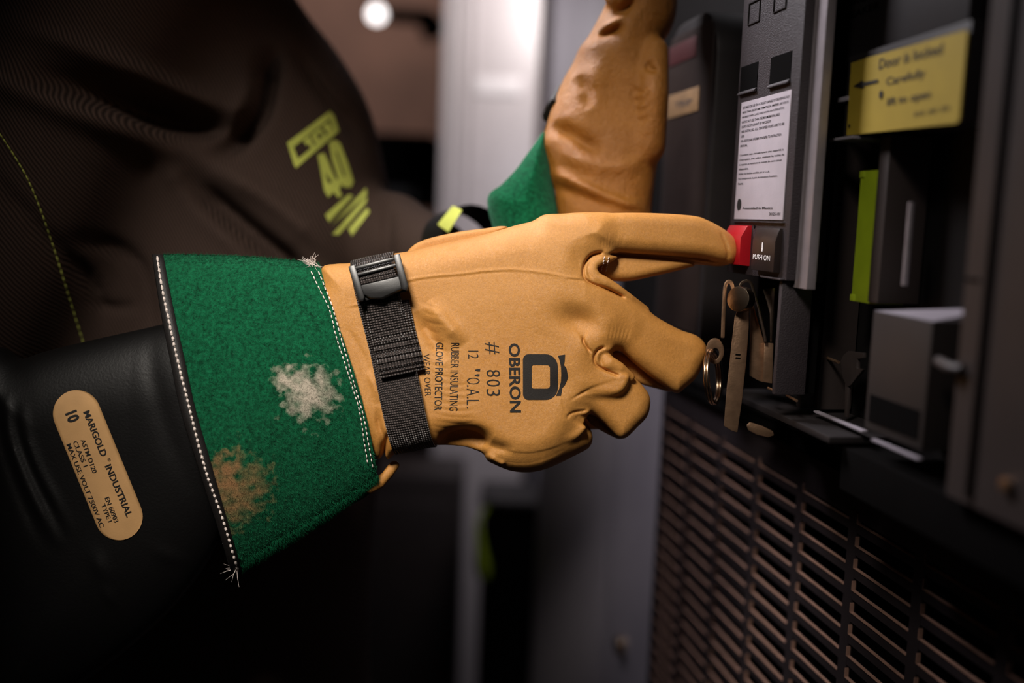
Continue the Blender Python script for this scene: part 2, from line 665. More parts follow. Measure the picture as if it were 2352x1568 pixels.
class Sculpt:
    """a solid described in (X right, Y down, Z away) with one unit = S metres, anchored at distance DR"""
    def __init__(self, lo, hi, h, DR, step=2.0):
        self.lo, self.hi, self.h, self.DR, self.S = np.array(lo, float), np.array(hi, float), h, DR, DR / F
        self.step = step
        self.gx = np.arange(lo[0], hi[0] + step, step, dtype=np.float32)
        self.gy = np.arange(lo[1], hi[1] + step, step, dtype=np.float32)
        self.GX, self.GY = np.meshgrid(self.gx, self.gy, indexing='ij')
        self.disp = np.zeros(self.GX.shape, np.float32)

    def ctl(self, pts):
        """photo position + own distance -> model X, Y (true perspective)"""
        out = []
        for p in pts:
            z = p[2] if len(p) > 2 else 0.0
            k = 1 + z / F
            out.append((CX + (p[0] - CX) * k, CY + (p[1] - CY) * k) + tuple(p[2:]))
        return np.array(out, float)

    def world(self, A):
        A = np.asarray(A, float)
        s = self.S
        o = np.array(CAM + FD * self.DR)
        return o + np.outer((A[:, 0] - CX) * s, np.array(RT)) - np.outer((A[:, 1] - CY) * s, np.array(UP)) + np.outer(A[:, 2] * s, np.array(FD))

    def samp(self, g, X, Y):
        fx = np.clip((X - self.lo[0]) / self.step, 0, g.shape[0] - 1.001)
        fy = np.clip((Y - self.lo[1]) / self.step, 0, g.shape[1] - 1.001)
        ix, iy = fx.astype(np.int32), fy.astype(np.int32)
        tx, ty = fx - ix, fy - iy
        return (g[ix, iy] * (1 - tx) * (1 - ty) + g[ix + 1, iy] * tx * (1 - ty) + g[ix, iy + 1] * (1 - tx) * ty + g[ix + 1, iy + 1] * tx * ty)

    def polymap(self, pts, n=6):
        return poly_sd(self.GX, self.GY, catmull(pts, n))

    def gauss(self, px, py, sx, sy, ang, amp, z=0.0):
        c = self.ctl([(px, py, z)])[0]
        a = math.radians(ang)
        dx, dy = self.GX - c[0], self.GY - c[1]
        u = dx * math.cos(a) + dy * math.sin(a)
        v = -dx * math.sin(a) + dy * math.cos(a)
        self.disp += amp * np.exp(-0.5 * ((u / sx) ** 2 + (v / sy) ** 2))

    def line(self, pts, width, amp, z=0.0, fade=0.12, n=5, asym=0.0):
        """ridge (amp > 0) or groove (amp < 0) along a curve"""
        q = catmull(self.ctl([tuple(p) + (z,) for p in pts])[:, :2], n, closed=False)
        lo = q.min(axis=0) - width * 4
        hi = q.max(axis=0) + width * 4
        i0, i1 = np.searchsorted(self.gx, [lo[0], hi[0]])
        j0, j1 = np.searchsorted(self.gy, [lo[1], hi[1]])
        if i1 <= i0 or j1 <= j0: return
        sl = (slice(i0, i1), slice(j0, j1))
        d, t = seg_dist(self.GX[sl], self.GY[sl], q)
        e = np.clip(t / fade, 0, 1) * np.clip((1 - t) / fade, 0, 1) if fade > 0 else 1.0
        self.disp[sl] += amp * np.exp(-(d / width) ** 2) * e

    def inflate(self, sd2, zc, R, T, X, Y, Z):
        d2 = self.samp(sd2, X, Y) + R
        z = np.abs(Z - zc)
        a = np.where(np.asarray(T) >= R, z - (T - R), z * (R / T))
        return np.hypot(np.maximum(d2, 0), np.maximum(a, 0)) - R + np.minimum(np.maximum(d2, a), 0)

    def capsule(self, a, b, ra, rb, X, Y, Z):
        a, b = np.array(a, float), np.array(b, float)
        d = b - a
        t = np.clip(((X - a[0]) * d[0] + (Y - a[1]) * d[1] + (Z - a[2]) * d[2]) / (d @ d + 1e-9), 0, 1)
        return np.sqrt((X - a[0] - t * d[0]) ** 2 + (Y - a[1] - t * d[1]) ** 2 + (Z - a[2] - t * d[2]) ** 2) - (ra + (rb - ra) * t)

    def chain(self, pts, X, Y, Z):
        """pts: (px, py, z, r)"""
        q = self.ctl(pts)
        f = None
        for i in range(len(q) - 1):
            g = self.capsule(q[i][:3], q[i + 1][:3], q[i][3], q[i + 1][3], X, Y, Z)
            f = g if f is None else np.minimum(f, g)
        return f

    def mesh(self, func):
        h = self.h
        B = 4
        nb = np.ceil((self.hi - self.lo) / (h * B)).astype(int) + 1
        n = nb * B
        c = [self.lo[k] + (np.arange(nb[k]) * B + (B - 1) / 2) * h for k in range(3)]
        C = np.stack(np.meshgrid(*c, indexing='ij'), -1).reshape(-1, 3).astype(np.float32)
        fc = np.concatenate([func(q[:, 0], q[:, 1], q[:, 2]) for q in np.array_split(C, max(1, len(C) // 200000))])
        fc = fc.reshape(nb)
        V = np.repeat(np.repeat(np.repeat(fc, B, 0), B, 1), B, 2).astype(np.float32)
        act = np.argwhere(np.abs(fc) < h * B * 2.2)
        off = np.stack(np.meshgrid(np.arange(B), np.arange(B), np.arange(B), indexing='ij'), -1).reshape(-1, 3)
        for part in np.array_split(act, max(1, len(act) // 8000)):
            I = (part[:, None, :] * B + off[None]).reshape(-1, 3)
            Q = (self.lo + I * h).astype(np.float32)
            V[I[:, 0], I[:, 1], I[:, 2]] = func(Q[:, 0], Q[:, 1], Q[:, 2])
        v, f = surface_nets(V)
        return self.lo + v * h, f


def surface_nets(V):
    s = V < 0
    cnt = np.zeros(tuple(k - 1 for k in V.shape), np.uint8)
    for i in (0, 1):
        for j in (0, 1):
            for k in (0, 1):
                cnt += s[i:V.shape[0] - 1 + i, j:V.shape[1] - 1 + j, k:V.shape[2] - 1 + k]
    cells = np.argwhere((cnt > 0) & (cnt < 8))
    idx = np.full(cnt.shape, -1, np.int32)
    idx[cells[:, 0], cells[:, 1], cells[:, 2]] = np.arange(len(cells))
    acc = np.zeros((len(cells), 3))
    num = np.zeros(len(cells))
    corners = [(i, j, k) for i in (0, 1) for j in (0, 1) for k in (0, 1)]
    val = {c: V[cells[:, 0] + c[0], cells[:, 1] + c[1], cells[:, 2] + c[2]] for c in corners}
    for c in corners:
        for ax in range(3):
            if c[ax]: continue
            d = list(c); d[ax] = 1; d = tuple(d)
            a, b = val[c], val[d]
            m = (a < 0) != (b < 0)
            t = np.where(m, a / np.where(m, a - b, 1), 0)
            p = np.tile(np.array(c, float), (len(cells), 1))
            p[:, ax] += t
            acc[m] += p[m]
            num[m] += 1
    v = cells + acc / num[:, None]
    faces = []
    for ax in range(3):
        u, w = (ax + 1) % 3, (ax + 2) % 3
        sl0 = [slice(1, -1)] * 3
        sl0[ax] = slice(0, V.shape[ax] - 1)
        a = s[tuple(sl0)]
        sl1 = list(sl0); sl1[ax] = slice(1, V.shape[ax])
        b = s[tuple(sl1)]
        for sgn in (0, 1):
            e = np.argwhere((a & ~b) if sgn == 0 else (~a & b))
            if not len(e): continue
            e = e.copy()
            e[:, u] += 1
            e[:, w] += 1
            q = []
            for (du, dw) in ((-1, -1), (0, -1), (0, 0), (-1, 0)):
                t = e.copy()
                t[:, u] += du
                t[:, w] += dw
                q.append(idx[t[:, 0], t[:, 1], t[:, 2]])
            q = np.stack(q, 1)
            if sgn == 1: q = q[:, ::-1]
            faces.append(q)
    f = np.concatenate(faces)
    f = f[(f >= 0).all(axis=1)]
    # the model frame (X right, Y down, Z away) is right-handed, so the winding carries over
    return v, f


def relax(v, f, it=2, lam=0.4):
    e = np.concatenate([f[:, [0, 1]], f[:, [1, 2]], f[:, [2, 3]], f[:, [3, 0]]])
    for _ in range(it):
        acc = np.zeros_like(v)
        n = np.zeros(len(v))
        np.add.at(acc, e[:, 0], v[e[:, 1]])
        np.add.at(acc, e[:, 1], v[e[:, 0]])
        np.add.at(n, e[:, 0], 1)
        np.add.at(n, e[:, 1], 1)
        v = v + lam * (acc / np.maximum(n, 1)[:, None] - v)
    return v


class Surface:
    """ray queries on a sculpted mesh in its model frame"""
    def __init__(self, v, f):
        self.t = BVHTree.FromPolygons([tuple(p) for p in v], [tuple(int(i) for i in q) for q in f])

    def front(self, px, py, z0=-900):
        """first hit along the viewing ray of photo position px, py"""
        a = np.array([CX + (px - CX) * (1 + z0 / F), CY + (py - CY) * (1 + z0 / F), z0])
        d = Vector(((px - CX) / F, (py - CY) / F, 1.0)).normalized()
        h = self.t.ray_cast(Vector(a), d)
        return h

    def toward(self, a, d):
        return self.t.ray_cast(Vector(a), Vector(d).normalized())


def grid_faces(n, m, wrap=False):
    f = []
    for i in range(n - 1):
        for j in range(m if wrap else m - 1):
            k = (j + 1) % m
            f.append((i * m + j, i * m + k, (i + 1) * m + k, (i + 1) * m + j))
    return f


# ================================================================== the glove in front
G = Sculpt((640, 440, -50), (1790, 1230, 330), 2.1, D0, 2.0)


def zindex(X): return 66 + np.maximum(X - 1350, 0) * 0.20
def zmiddle(X): return 70 + np.maximum(X - 1380, 0) * 0.28
def zring(X): return 64 + np.maximum(X - 1320, 0) * 0.20
def zpinky(X): return 70 + np.maximum(X - 1250, 0) * 0.22


def withz(pts, fz):
    return G.ctl([(p[0], p[1], float(fz(np.array(p[0])))) for p in pts])[:, :2]


PALM = [(690, 770), (712, 705), (734, 655), (741, 614), (772, 606), (805, 604), (840, 595), (900, 583), (940, 577), (1000, 563), (1080, 546), (1140, 531), (1200, 514),
        (1280, 500), (1345, 497), (1395, 510), (1405, 560), (1372, 585), (1352, 620), (1385, 668), (1425, 730), (1415, 790),
        (1385, 830), (1385, 890), (1345, 940), (1330, 985), (1290, 1040), (1215, 1070), (1150, 1058), (1100, 1036),
        (1060, 1024), (995, 1022), (950, 1032), (905, 1040), (888, 1050), (868, 1052), (842, 1020), (800, 970), (745, 920), (702, 850)]
INDEX = [(1240, 506), (1300, 497), (1400, 491), (1500, 491), (1590, 497), (1625, 508), (1660, 527), (1683, 547), (1694, 570),
         (1693, 590), (1680, 605), (1655, 602), (1610, 593), (1550, 588), (1480, 584), (1420, 580), (1380, 583), (1300, 600), (1240, 600)]
INDEX_SIDE = [(1372, 586), (1420, 580), (1500, 584), (1600, 594), (1655, 602), (1672, 607), (1655, 610), (1600, 610), (1560, 620), (1500, 634),
              (1440, 645), (1390, 640), (1372, 615)]
MIDDLE = [(1290, 660), (1345, 648), (1400, 662), (1445, 683), (1482, 708), (1510, 730), (1560, 757), (1597, 770), (1618, 790),
          (1622, 815), (1610, 842), (1596, 868), (1572, 890), (1552, 902), (1520, 882), (1490, 860), (1458, 834), (1425, 806),
          (1392, 800), (1340, 815), (1290, 790)]
MIDDLE_SIDE = [(1392, 803), (1425, 806), (1458, 832), (1500, 866), (1548, 899), (1510, 893), (1470, 880), (1448, 860), (1415, 838)]
RING = [(1270, 850), (1340, 830), (1385, 838), (1425, 846), (1450, 862), (1475, 885), (1490, 908), (1492, 930), (1484, 956),
        (1462, 980), (1438, 1003), (1420, 1004), (1400, 985), (1383, 968), (1358, 950), (1320, 945), (1270, 930)]
RING_SIDE = [(1340, 948), (1372, 958), (1400, 985), (1436, 1003), (1424, 1010), (1400, 1000), (1378, 988), (1358, 975)]
PINKY = [(1130, 1000), (1230, 965), (1300, 955), (1335, 962), (1356, 985), (1361, 1008), (1352, 1028), (1325, 1043), (1280, 1066),
         (1245, 1079), (1211, 1084), (1172, 1080), (1138, 1066), (1118, 1050)]

g_palm = G.polymap(G.ctl([(p[0], p[1], 70) for p in PALM])[:, :2])
g_index = G.polymap(withz(INDEX, zindex))
g_iside = G.polymap(withz(INDEX_SIDE, lambda x: zindex(x) + 26))
g_mid = G.polymap(withz(MIDDLE, zmiddle))
g_mside = G.polymap(withz(MIDDLE_SIDE, lambda x: zmiddle(x) + 14))
g_ring = G.polymap(withz(RING, zring))
g_rside = G.polymap(withz(RING_SIDE, lambda x: zring(x) + 12))
g_pinky = G.polymap(withz(PINKY, zpinky))
# leather stretched between the finger roots, up to the rolled webs
g_web1 = G.polymap(G.ctl([(p[0], p[1], 30) for p in [(1225, 560), (1320, 552), (1395, 572), (1398, 586), (1368, 590), (1353, 604), (1350, 624), (1362, 642), (1400, 662),
                                                     (1442, 690), (1468, 735), (1440, 780), (1330, 775), (1225, 740)]])[:, :2])
g_web2 = G.polymap(G.ctl([(p[0], p[1], 30) for p in [(1250, 780), (1340, 775), (1396, 795), (1398, 808), (1380, 816), (1378, 830), (1392, 842), (1420, 850), (1446, 866),
                                                     (1420, 905), (1340, 900), (1250, 870)]])[:, :2])
g_web3 = G.polymap(G.ctl([(p[0], p[1], 30) for p in [(1200, 920), (1300, 918), (1348, 940), (1346, 952), (1326, 955), (1318, 962), (1330, 970), (1346, 985),
                                                     (1310, 1010), (1200, 1000)]])[:, :2])

# --- relief of the leather: dents, folds, seams and wrinkles
G.gauss(1332, 738, 36, 22, 20, -24)                  # dimple behind the knuckle
G.gauss(1235, 690, 75, 50, 10, 6)
G.gauss(1060, 700, 60, 60, 0, 3)
G.gauss(1345, 600, 34, 20, 60, -4)
G.gauss(1300, 610, 60, 26, 20, 4)
G.gauss(1420, 530, 90, 20, 3, 3)
G.gauss(1260, 545, 90, 18, -8, -3)
G.line([(985, 690), (1005, 720), (1035, 755), (1065, 790)], 18, 16, fade=0.3)
G.line([(955, 715), (975, 750), (1000, 790), (1025, 830)], 16, -16, fade=0.3)
G.gauss(1305, 885, 36, 22, -30, -5)
# hollow of the wrist behind the heel of the hand, and the folds that leave it
_keep = G.disp
G.disp = np.zeros_like(_keep)
G.line([(1004, 1018), (1036, 1012), (1070, 1002), (1100, 1005), (1126, 1018)], 19, -34, z=20, fade=0.25)
G.line([(1100, 1010), (1140, 1024), (1180, 1034)], 13, -8, z=25, fade=0.3)
G.gauss(1068, 1004, 34, 18, 10, -22, z=20)
g_hollow = G.disp
G.disp = _keep
G.line([(1118, 1042), (1135, 1056), (1160, 1068)], 8, 5, z=30)
for k in range(5):
    o = k * 8
    G.line([(1105 + o * 0.6, 1016 + o), (1150, 1032 + o * 0.8), (1210, 1040 + o * 0.7), (1265, 1030 + o * 0.55), (1310, 1012 + o * 0.4)], 3.0, -1.5 + 0.15 * k, z=25, fade=0.3)
for k in range(6):
    o = k * 7
    G.line([(1300 + o * 0.4, 925 - o * 0.2), (1330 + o * 0.7, 908 - o * 0.45), (1372 + o, 900 - o * 0.7), (1410 + o, 905 - o)], 2.6, -1.0, z=5, fade=0.35)
# fine radiating wrinkles at the webs
for k in range(11):
    a = k / 10
    x0, y0 = 1335 - a * 5, 628 + a * 8
    x1, y1 = 1262 + 70 * (1 - a) * 0.6, 545 + 85 * a
    G.line([(x0, y0), ((x0 + x1) / 2 + 8, (y0 + y1) / 2 + 3), (x1, y1)], 2.3, -1.5, fade=0.45)
for k in range(8):
    x = 1385 + k * 7
    G.line([(x, 576), (x - 3, 560), (x - 2 + k * 0.8, 540 - (k % 3) * 6)], 2.4, -1.1, z=15, fade=0.45)
for k in range(9):
    a = k / 8
    G.line([(1368 - 2 * a, 818 - a * 6), (1345 - a * 6, 790 - a * 4), (1320 + 40 * a, 748 - a * 6)], 2.5, -1.6, fade=0.45)
for k in range(6):
    a = k / 5
    G.line([(1398 + 40 * a, 788 + 6 * a), (1400 + 45 * a, 770), (1404 + 50 * a, 745)], 2.4, -1.0, z=10, fade=0.45)
for k in range(9):
    y = 880 + k * 15
    G.line([(985, y - 10), (1020, y), (1060, y + 4), (1105, y - 6 + (k % 3) * 5)], 3.0, -1.3, fade=0.4)
for k in range(10):
    y = 690 + k * 20
    G.line([(960 + k * 3, y), (985 + k * 3, y + 12), (1010 + (k % 3) * 10 + k * 2, y + 18)], 3.2, -1.5, fade=0.4)
# long seam over the back of the hand
G.line([(790, 704), (850, 690), (930, 646), (990, 634), (1060, 628), (1120, 621), (1180, 619), (1250, 626), (1300, 636), (1345, 641)], 2.8, 2.2, fade=0.05)
G.line([(790, 710), (850, 696), (930, 652), (990, 640), (1060, 634), (1120, 627), (1180, 625)], 2.2, -1.0, fade=0.05)
G.line([(1300, 640), (1345, 645)], 2.4, -2.0)
# sharp creases: index against its side wall, rolls at the webs
G.line([(1390, 577), (1362, 584), (1346, 600), (1340, 620), (1343, 640), (1362, 652), (1400, 665), (1440, 684)], 3.4, -10, z=14, fade=0.06)
G.line([(1392, 797), (1374, 803), (1365, 820), (1370, 838), (1395, 852), (1425, 864)], 3.2, -9, z=14, fade=0.08)
G.line([(1365, 826), (1352, 808), (1346, 780)], 3.4, -4, z=5, fade=0.3)
G.line([(1350, 944), (1325, 946), (1308, 952), (1302, 962)], 3.2, -3.5, z=10, fade=0.12)
G.line([(1304, 950), (1296, 935), (1290, 915)], 3.2, -1.8, z=5, fade=0.3)
G.line([(1395, 584), (1450, 586), (1520, 590), (1600, 597), (1660, 606), (1690, 606)], 3.0, -13, z=55, fade=0.05)
# pleats between cuff and strap
G.line([(868, 935), (872, 975), (880, 1010), (868, 1055)], 7, -10, z=25, fade=0.25)
G.line([(900, 980), (886, 1015), (874, 1060), (866, 1100)], 5, -12, z=25, fade=0.2)
G.line([(846, 850), (862, 885), (872, 925)], 9, 7, z=20, fade=0.35)
G.line([(905, 1012), (895, 1045), (880, 1082)], 8, 6, z=30, fade=0.3)
G.line([(790, 745), (825, 800), (850, 860)], 8, -3, z=10, fade=0.3)
# stitched tip of the index
G.line([(1655, 530), (1668, 556), (1675, 585), (1672, 600)], 4, -3.0, z=80, fade=0.2)

WEB1 = [(1412, 586, 62, 9), (1398, 592, 46, 11), (1378, 596, 33, 13), (1363, 606, 28, 13), (1359, 620, 26, 13), (1367, 636, 27, 13), (1388, 648, 32, 13),
        (1414, 663, 42, 12), (1445, 685, 60, 11), (1482, 711, 96, 9)]
WEB2 = [(1398, 812, 48, 10), (1388, 820, 32, 15), (1398, 834, 30, 18), (1420, 847, 36, 17), (1446, 866, 48, 12)]
WEB3 = [(1340, 955, 42, 9), (1325, 957, 34, 11), (1334, 966, 38, 9)]
THUMB = [(960, 640, 120, 62), (1110, 615, 160, 60), (1250, 615, 205, 52), (1350, 600, 240, 44), (1410, 580, 258, 36)]
FOLDLOBE = [(908, 1068, 84, 10), (892, 1086, 84, 13), (872, 1108, 84, 14), (850, 1120, 84, 14)]


def glove_field(X, Y, Z):
    wrist = np.clip((X - 880) / 260, 0, 1)
    Tp = 62 + 10 * wrist - 16 * np.clip((800 - X) / 110, 0, 1)
    d2 = G.samp(g_palm, X, Y)
    R = 74.0
    a = np.abs(Z - 70) * (R / Tp)
    q = d2 + R
    f = np.hypot(np.maximum(q, 0), np.maximum(a, 0)) - R
    fi = G.inflate(g_index, zindex(X), 32, 46, X, Y, Z)
    fm = G.inflate(g_mid, zmiddle(X), 36, 50, X, Y, Z)
    fr = G.inflate(g_ring, zring(X), 36, 48, X, Y, Z)
    fp = G.inflate(g_pinky, zpinky(X), 56, 54, X, Y, Z)
    f = smin(f, fi, 26)
    f = smin(f, fm, 24)
    f = smin(f, fr, 20)
    f = smin(f, fp, 16)
    f = smin(f, G.inflate(g_web1, 42 + 0.32 * np.maximum(X - 1345, 0), 14, 30, X, Y, Z), 26)
    f = smin(f, G.inflate(g_web2, 44, 14, 28, X, Y, Z), 18)
    f = smin(f, G.inflate(g_web3, 48, 12, 26, X, Y, Z), 14)
    # folded finger ends turn in towards the palm
    f = smin(f, G.chain([(1568, 826, 128, 42), (1545, 840, 190, 40), (1470, 850, 240, 36)], X, Y, Z), 12)
    f = smin(f, G.chain([(1446, 938, 108, 40), (1425, 950, 165, 37), (1350, 955, 215, 34)], X, Y, Z), 12)
    f = smin(f, G.chain([(1310, 1005, 95, 36), (1290, 1010, 145, 33), (1220, 1005, 190, 30)], X, Y, Z), 12)
    # side walls of the fingers
    f = smin(f, G.inflate(g_iside, zindex(X) + 26, 20, 34, X, Y, Z), 2.5)
    f = smin(f, G.inflate(g_mside, zmiddle(X) + 52, 14, 30, X, Y, Z), 2.5)
    f = smin(f, G.inflate(g_rside, zring(X) + 48, 12, 28, X, Y, Z), 2.5)
    f = smin(f, G.chain(THUMB, X, Y, Z), 14)
    for w, k in ((WEB1, 5), (WEB2, 4), (WEB3, 3)):
        f = smin(f, G.chain(w, X, Y, Z), k)
    f = smin(f, G.chain(FOLDLOBE, X, Y, Z), 2.0)
    d = G.samp(G.disp, X, Y)
    front = np.clip((130 + 0.25 * np.maximum(X - 1400, 0) - Z) / 60, 0, 1)
    near = np.clip((66 - Z) / 16, 0, 1)
    return f - d * front - G.samp(g_hollow, X, Y) * near


gv, gf = G.mesh(glove_field)
gv = relax(gv, gf, 2, 0.45)
G_SURF = Surface(gv, gf)
GLOVE = empty('leather_glove', P(1150, 1060, D0 + 0.02),
              'tan leather work glove in front, stamped OBERON, pressing the red button', 'glove', 'leather protector gloves')
obj('glove_body', G.world(gv), gf, M['leather'], GLOVE, smooth=True)


def on_glove(px, py, lift=1.0):
    h = G_SURF.front(px, py)
    if h[0] is None: return None
    return np.array(h[0]) + np.array(h[1]) * lift


# --- printing on the back of the hand
def stamp(mb, s, x0, y0, x1, y1, bold=0.0, shift=0.0, gaps=None):
    """text whose reading direction runs down the photo and whose letters point right"""
    v, f, w, h = text2d(s, bold)
    v, f = subdivide(v, f, max(w, h) / 6.0 if len(s) < 4 else h / 2.0)
    pts = []
    for (a, b) in v:
        px = x0 + (x1 - x0) * (b / h) + shift * (a / w)
        py = y0 + (y1 - y0) * (a / w)
        q = on_glove(px, py, 0.9)
        pts.append(q if q is not None else (px, py, 0))
    mb.add(G.world(np.array(pts)).tolist(), f)


pr = MB()
stamp(pr, 'OBERON', 1168, 788, 1194, 947, 0.025, 3)
for i, c in enumerate('803'):
    stamp(pr, c, 1117, 849 + i * 22, 1148, 849 + i * 22 + 16, -0.008, 1)
stamp(pr, '#', 1113, 785, 1145, 813, -0.008, 2)
stamp(pr, '12', 1075, 805, 1099, 823, -0.012)
stamp(pr, '"', 1092, 847, 1103, 864, -0.006, -2)
for c, y0, y1, xx in (('O', 867, 882, 1102), ('.', 884, 888, 1076), ('A', 892, 908, 1101), ('.', 911, 915, 1076), ('L', 918, 930, 1100), ('.', 934, 938, 1075)):
    stamp(pr, c, 1072, y0, xx, y1, -0.012)
stamp(pr, 'RUBBER INSULATING', 1036, 787, 1055, 943, -0.006, -4)
stamp(pr, 'GLOVE PROTECTOR', 1001, 786, 1019, 942, 0.004, -4)
stamp(pr, 'WEAR OVER', 972, 813, 986, 909, -0.008, 4)


def stamp_poly(mb, poly, hole=None):
    bm = bmesh.new()
    def loop(p):
        vs_ = [bm.verts.new((q[0], q[1], 0)) for q in p]
        return [bm.edges.new((vs_[i], vs_[(i + 1) % len(vs_)])) for i in range(len(vs_))]
    es = loop(poly)
    if hole is not None: es += loop(hole)
    bmesh.ops.triangle_fill(bm, use_beauty=True, use_dissolve=False, edges=es)
    bm.verts.index_update()
    v = np.array([(q.co.x, q.co.y) for q in bm.verts])
    f = [tuple(q.index for q in fc.verts) for fc in bm.faces]
    bm.free()
    v, f = subdivide(v, f, 9)
    pts = [on_glove(a, b, 0.9) for a, b in v]
    pts = [q if q is not None else (0, 0, 0) for q in pts]
    mb.add(G.world(np.array(pts)).tolist(), f)


def rrect(x0, y0, x1, y1, rl, rr, n=7):
    out = []
    for (cx_, cy_, r, a0) in ((x1 - rr, y0 + rr, rr, -90), (x1 - rr, y1 - rr, rr, 0), (x0 + rl, y1 - rl, rl, 90), (x0 + rl, y0 + rl, rl, 180)):
        for k in range(n):
            a = math.radians(a0 + 90 * k / (n - 1))
            out.append((cx_ + r * math.cos(a), cy_ + r * math.sin(a)))
    return out


stamp_poly(pr, rrect(1201, 813, 1281, 918, 13, 28), rrect(1221, 838, 1263, 892, 5, 7))
crown = [(572 + 1000, 378), (1638, 368), (1634, 430), (1628, 462), (1650, 490), (1658, 530), (1666, 572), (1648, 615), (1634, 645), (1612, 668), (1607, 705), (1600, 740), (1556, 740), (1585, 675), (1600, 610), (1603, 540), (1600, 480), (1590, 425)]
stamp_poly(pr, [(880 + a / 3.92, 720 + b / 3.92) for a, b in crown])
pr.build('stamped_print', M['ink'], GLOVE, label='black stamped maker name and crown emblem')

# --- edge of the palm leather seen behind the base of the thumb
fl = Sculpt((900, 480, 40), (1230, 640, 200), 2.0, D0)
g_fl = fl.polymap(fl.ctl([(p[0], p[1], 100) for p in [(934, 582), (942, 568), (965, 553), (1005, 541), (1060, 530), (1115, 523), (1150, 518), (1166, 521), (1150, 532), (1090, 562), (1000, 590), (945, 600)]])[:, :2])
fv, ff = fl.mesh(lambda X, Y, Z: fl.inflate(g_fl, 122, 13, 24, X, Y, Z))
obj('thumb_seam', fl.world(relax(fv, ff)), ff, M['leather'], GLOVE, smooth=True)

# --- side wall stitches near the first web
st = MB()
for row in ((1381, 1392, 0), (1391, 1402, 4)):
    for k in range(5):
        y = 590 + k * 7
        x = row[0] + 7 - k * 1.2
        q0, q1 = on_glove(x, y, 1.6), on_glove(x - 2, y + 4.5, 1.6)
        if q0 is not None and q1 is not None: st.tube(G.world(np.array([q0, q1])), 0.0003, 6)
st.build('web_stitching', M['thread'], GLOVE, smooth=True)

# --- strap: a webbing band right round the wrist
def strap_band():
    # edges of the band where the photo shows it, then carried round the far side
    Lp = [(806, 580), (815, 640), (835, 700), (850, 780), (868, 860), (886, 930), (900, 990), (912, 1038)]
    Rp = [(905, 570), (920, 610), (938, 672), (950, 740), (966, 815), (978, 880), (989, 950), (998, 1004)]
    nt, ns = 17, 150
    Lc, Rc = catmull(Lp, 8, False), catmull(Rp, 8, False)
    mid = [(0.5 * (a[0] + b[0]), 0.5 * (a[1] + b[1])) for a, b in ((Lp[0], Rp[0]), (Lp[-1], Rp[-1]))]
    rows = []
    for j in range(nt):
        t = j / (nt - 1)
        top = np.array([Lp[0][0] + (Rp[0][0] - Lp[0][0]) * t, Lp[0][1] + (Rp[0][1] - Lp[0][1]) * t, 70])
        bot = np.array([Lp[-1][0] + (Rp[-1][0] - Lp[-1][0]) * t, Lp[-1][1] + (Rp[-1][1] - Lp[-1][1]) * t, 70])
        ax = (top + bot) / 2
        ax = G.ctl([ax])[0]
        ey = (bot - top); ey[2] = 0
        ey /= np.linalg.norm(ey)
        ez = np.array([0, 0, -1.0])
        ring = []
        for i in range(ns):
            a = 2 * math.pi * i / ns
            d = ez * math.cos(a) + ey * math.sin(a)
            h = G_SURF.toward(ax + d * 420, -d)
            p = np.array(h[0]) if h[0] is not None else ax + d * 200
            ring.append(np.linalg.norm(p - ax))
        r = np.array(ring)
        # the band bridges hollows: local maximum, then smoothing
        rm = np.max([np.roll(r, k) for k in range(-4, 5)], axis=0)
        for _ in range(8): rm = (np.roll(rm, 1) + 2 * rm + np.roll(rm, -1)) / 4
        rm = np.maximum(rm, r + 0.5)
        rows.append([ax + (ez * math.cos(2 * math.pi * i / ns) + ey * math.sin(2 * math.pi * i / ns)) * (rm[i] + 4.5) for i in range(ns)])
    return np.array(rows), nt, ns


SB, _nt, _ns = strap_band()
inner = SB.copy()
cen = SB.mean(axis=1, keepdims=True)
dv = SB - cen
inner = SB - dv / np.linalg.norm(dv, axis=2, keepdims=True) * 5.5
V_ = np.concatenate([SB.reshape(-1, 3), inner.reshape(-1, 3)])
fs = []
n0 = _nt * _ns
for i in range(_nt - 1):
    for j in range(_ns):
        k = (j + 1) % _ns
        fs.append((i * _ns + j, i * _ns + k, (i + 1) * _ns + k, (i + 1) * _ns + j))
        fs.append((n0 + (i + 1) * _ns + j, n0 + (i + 1) * _ns + k, n0 + i * _ns + k, n0 + i * _ns + j))
for j in range(_ns):
    k = (j + 1) % _ns
    fs.append((j, n0 + j, n0 + k, k))
    e = (_nt - 1) * _ns
    fs.append((e + j, e + k, n0 + e + k, n0 + e + j))
arc = np.concatenate([[0], np.cumsum(np.linalg.norm(np.diff(SB[_nt // 2], axis=0), axis=1))])
uv = [(i / (_nt - 1) * 17.0, arc[j] / 5.6) for i in range(_nt) for j in range(_ns)]
STRAP = obj('wrist_strap', G.world(V_), fs, M['webbing'], GLOVE, smooth=True, uvs=uv + uv)
STRAP_T = BVHTree.FromPolygons([tuple(p) for p in SB.reshape(-1, 3)], [f for f in fs if max(f) < n0])


def over(px, py, lift, z0=-500):
    """a point over the strap or the glove, whichever is nearer"""
    a = Vector((CX + (px - CX) * (1 + z0 / F), CY + (py - CY) * (1 + z0 / F), z0))
    d = Vector(((px - CX) / F, (py - CY) / F, 1.0)).normalized()
    hs = [h for h in (STRAP_T.ray_cast(a, d), G_SURF.t.ray_cast(a, d)) if h[0] is not None]
    if not hs: return None
    h = min(hs, key=lambda q: q[3])
    return np.array(h[0]) - np.array(d) * lift


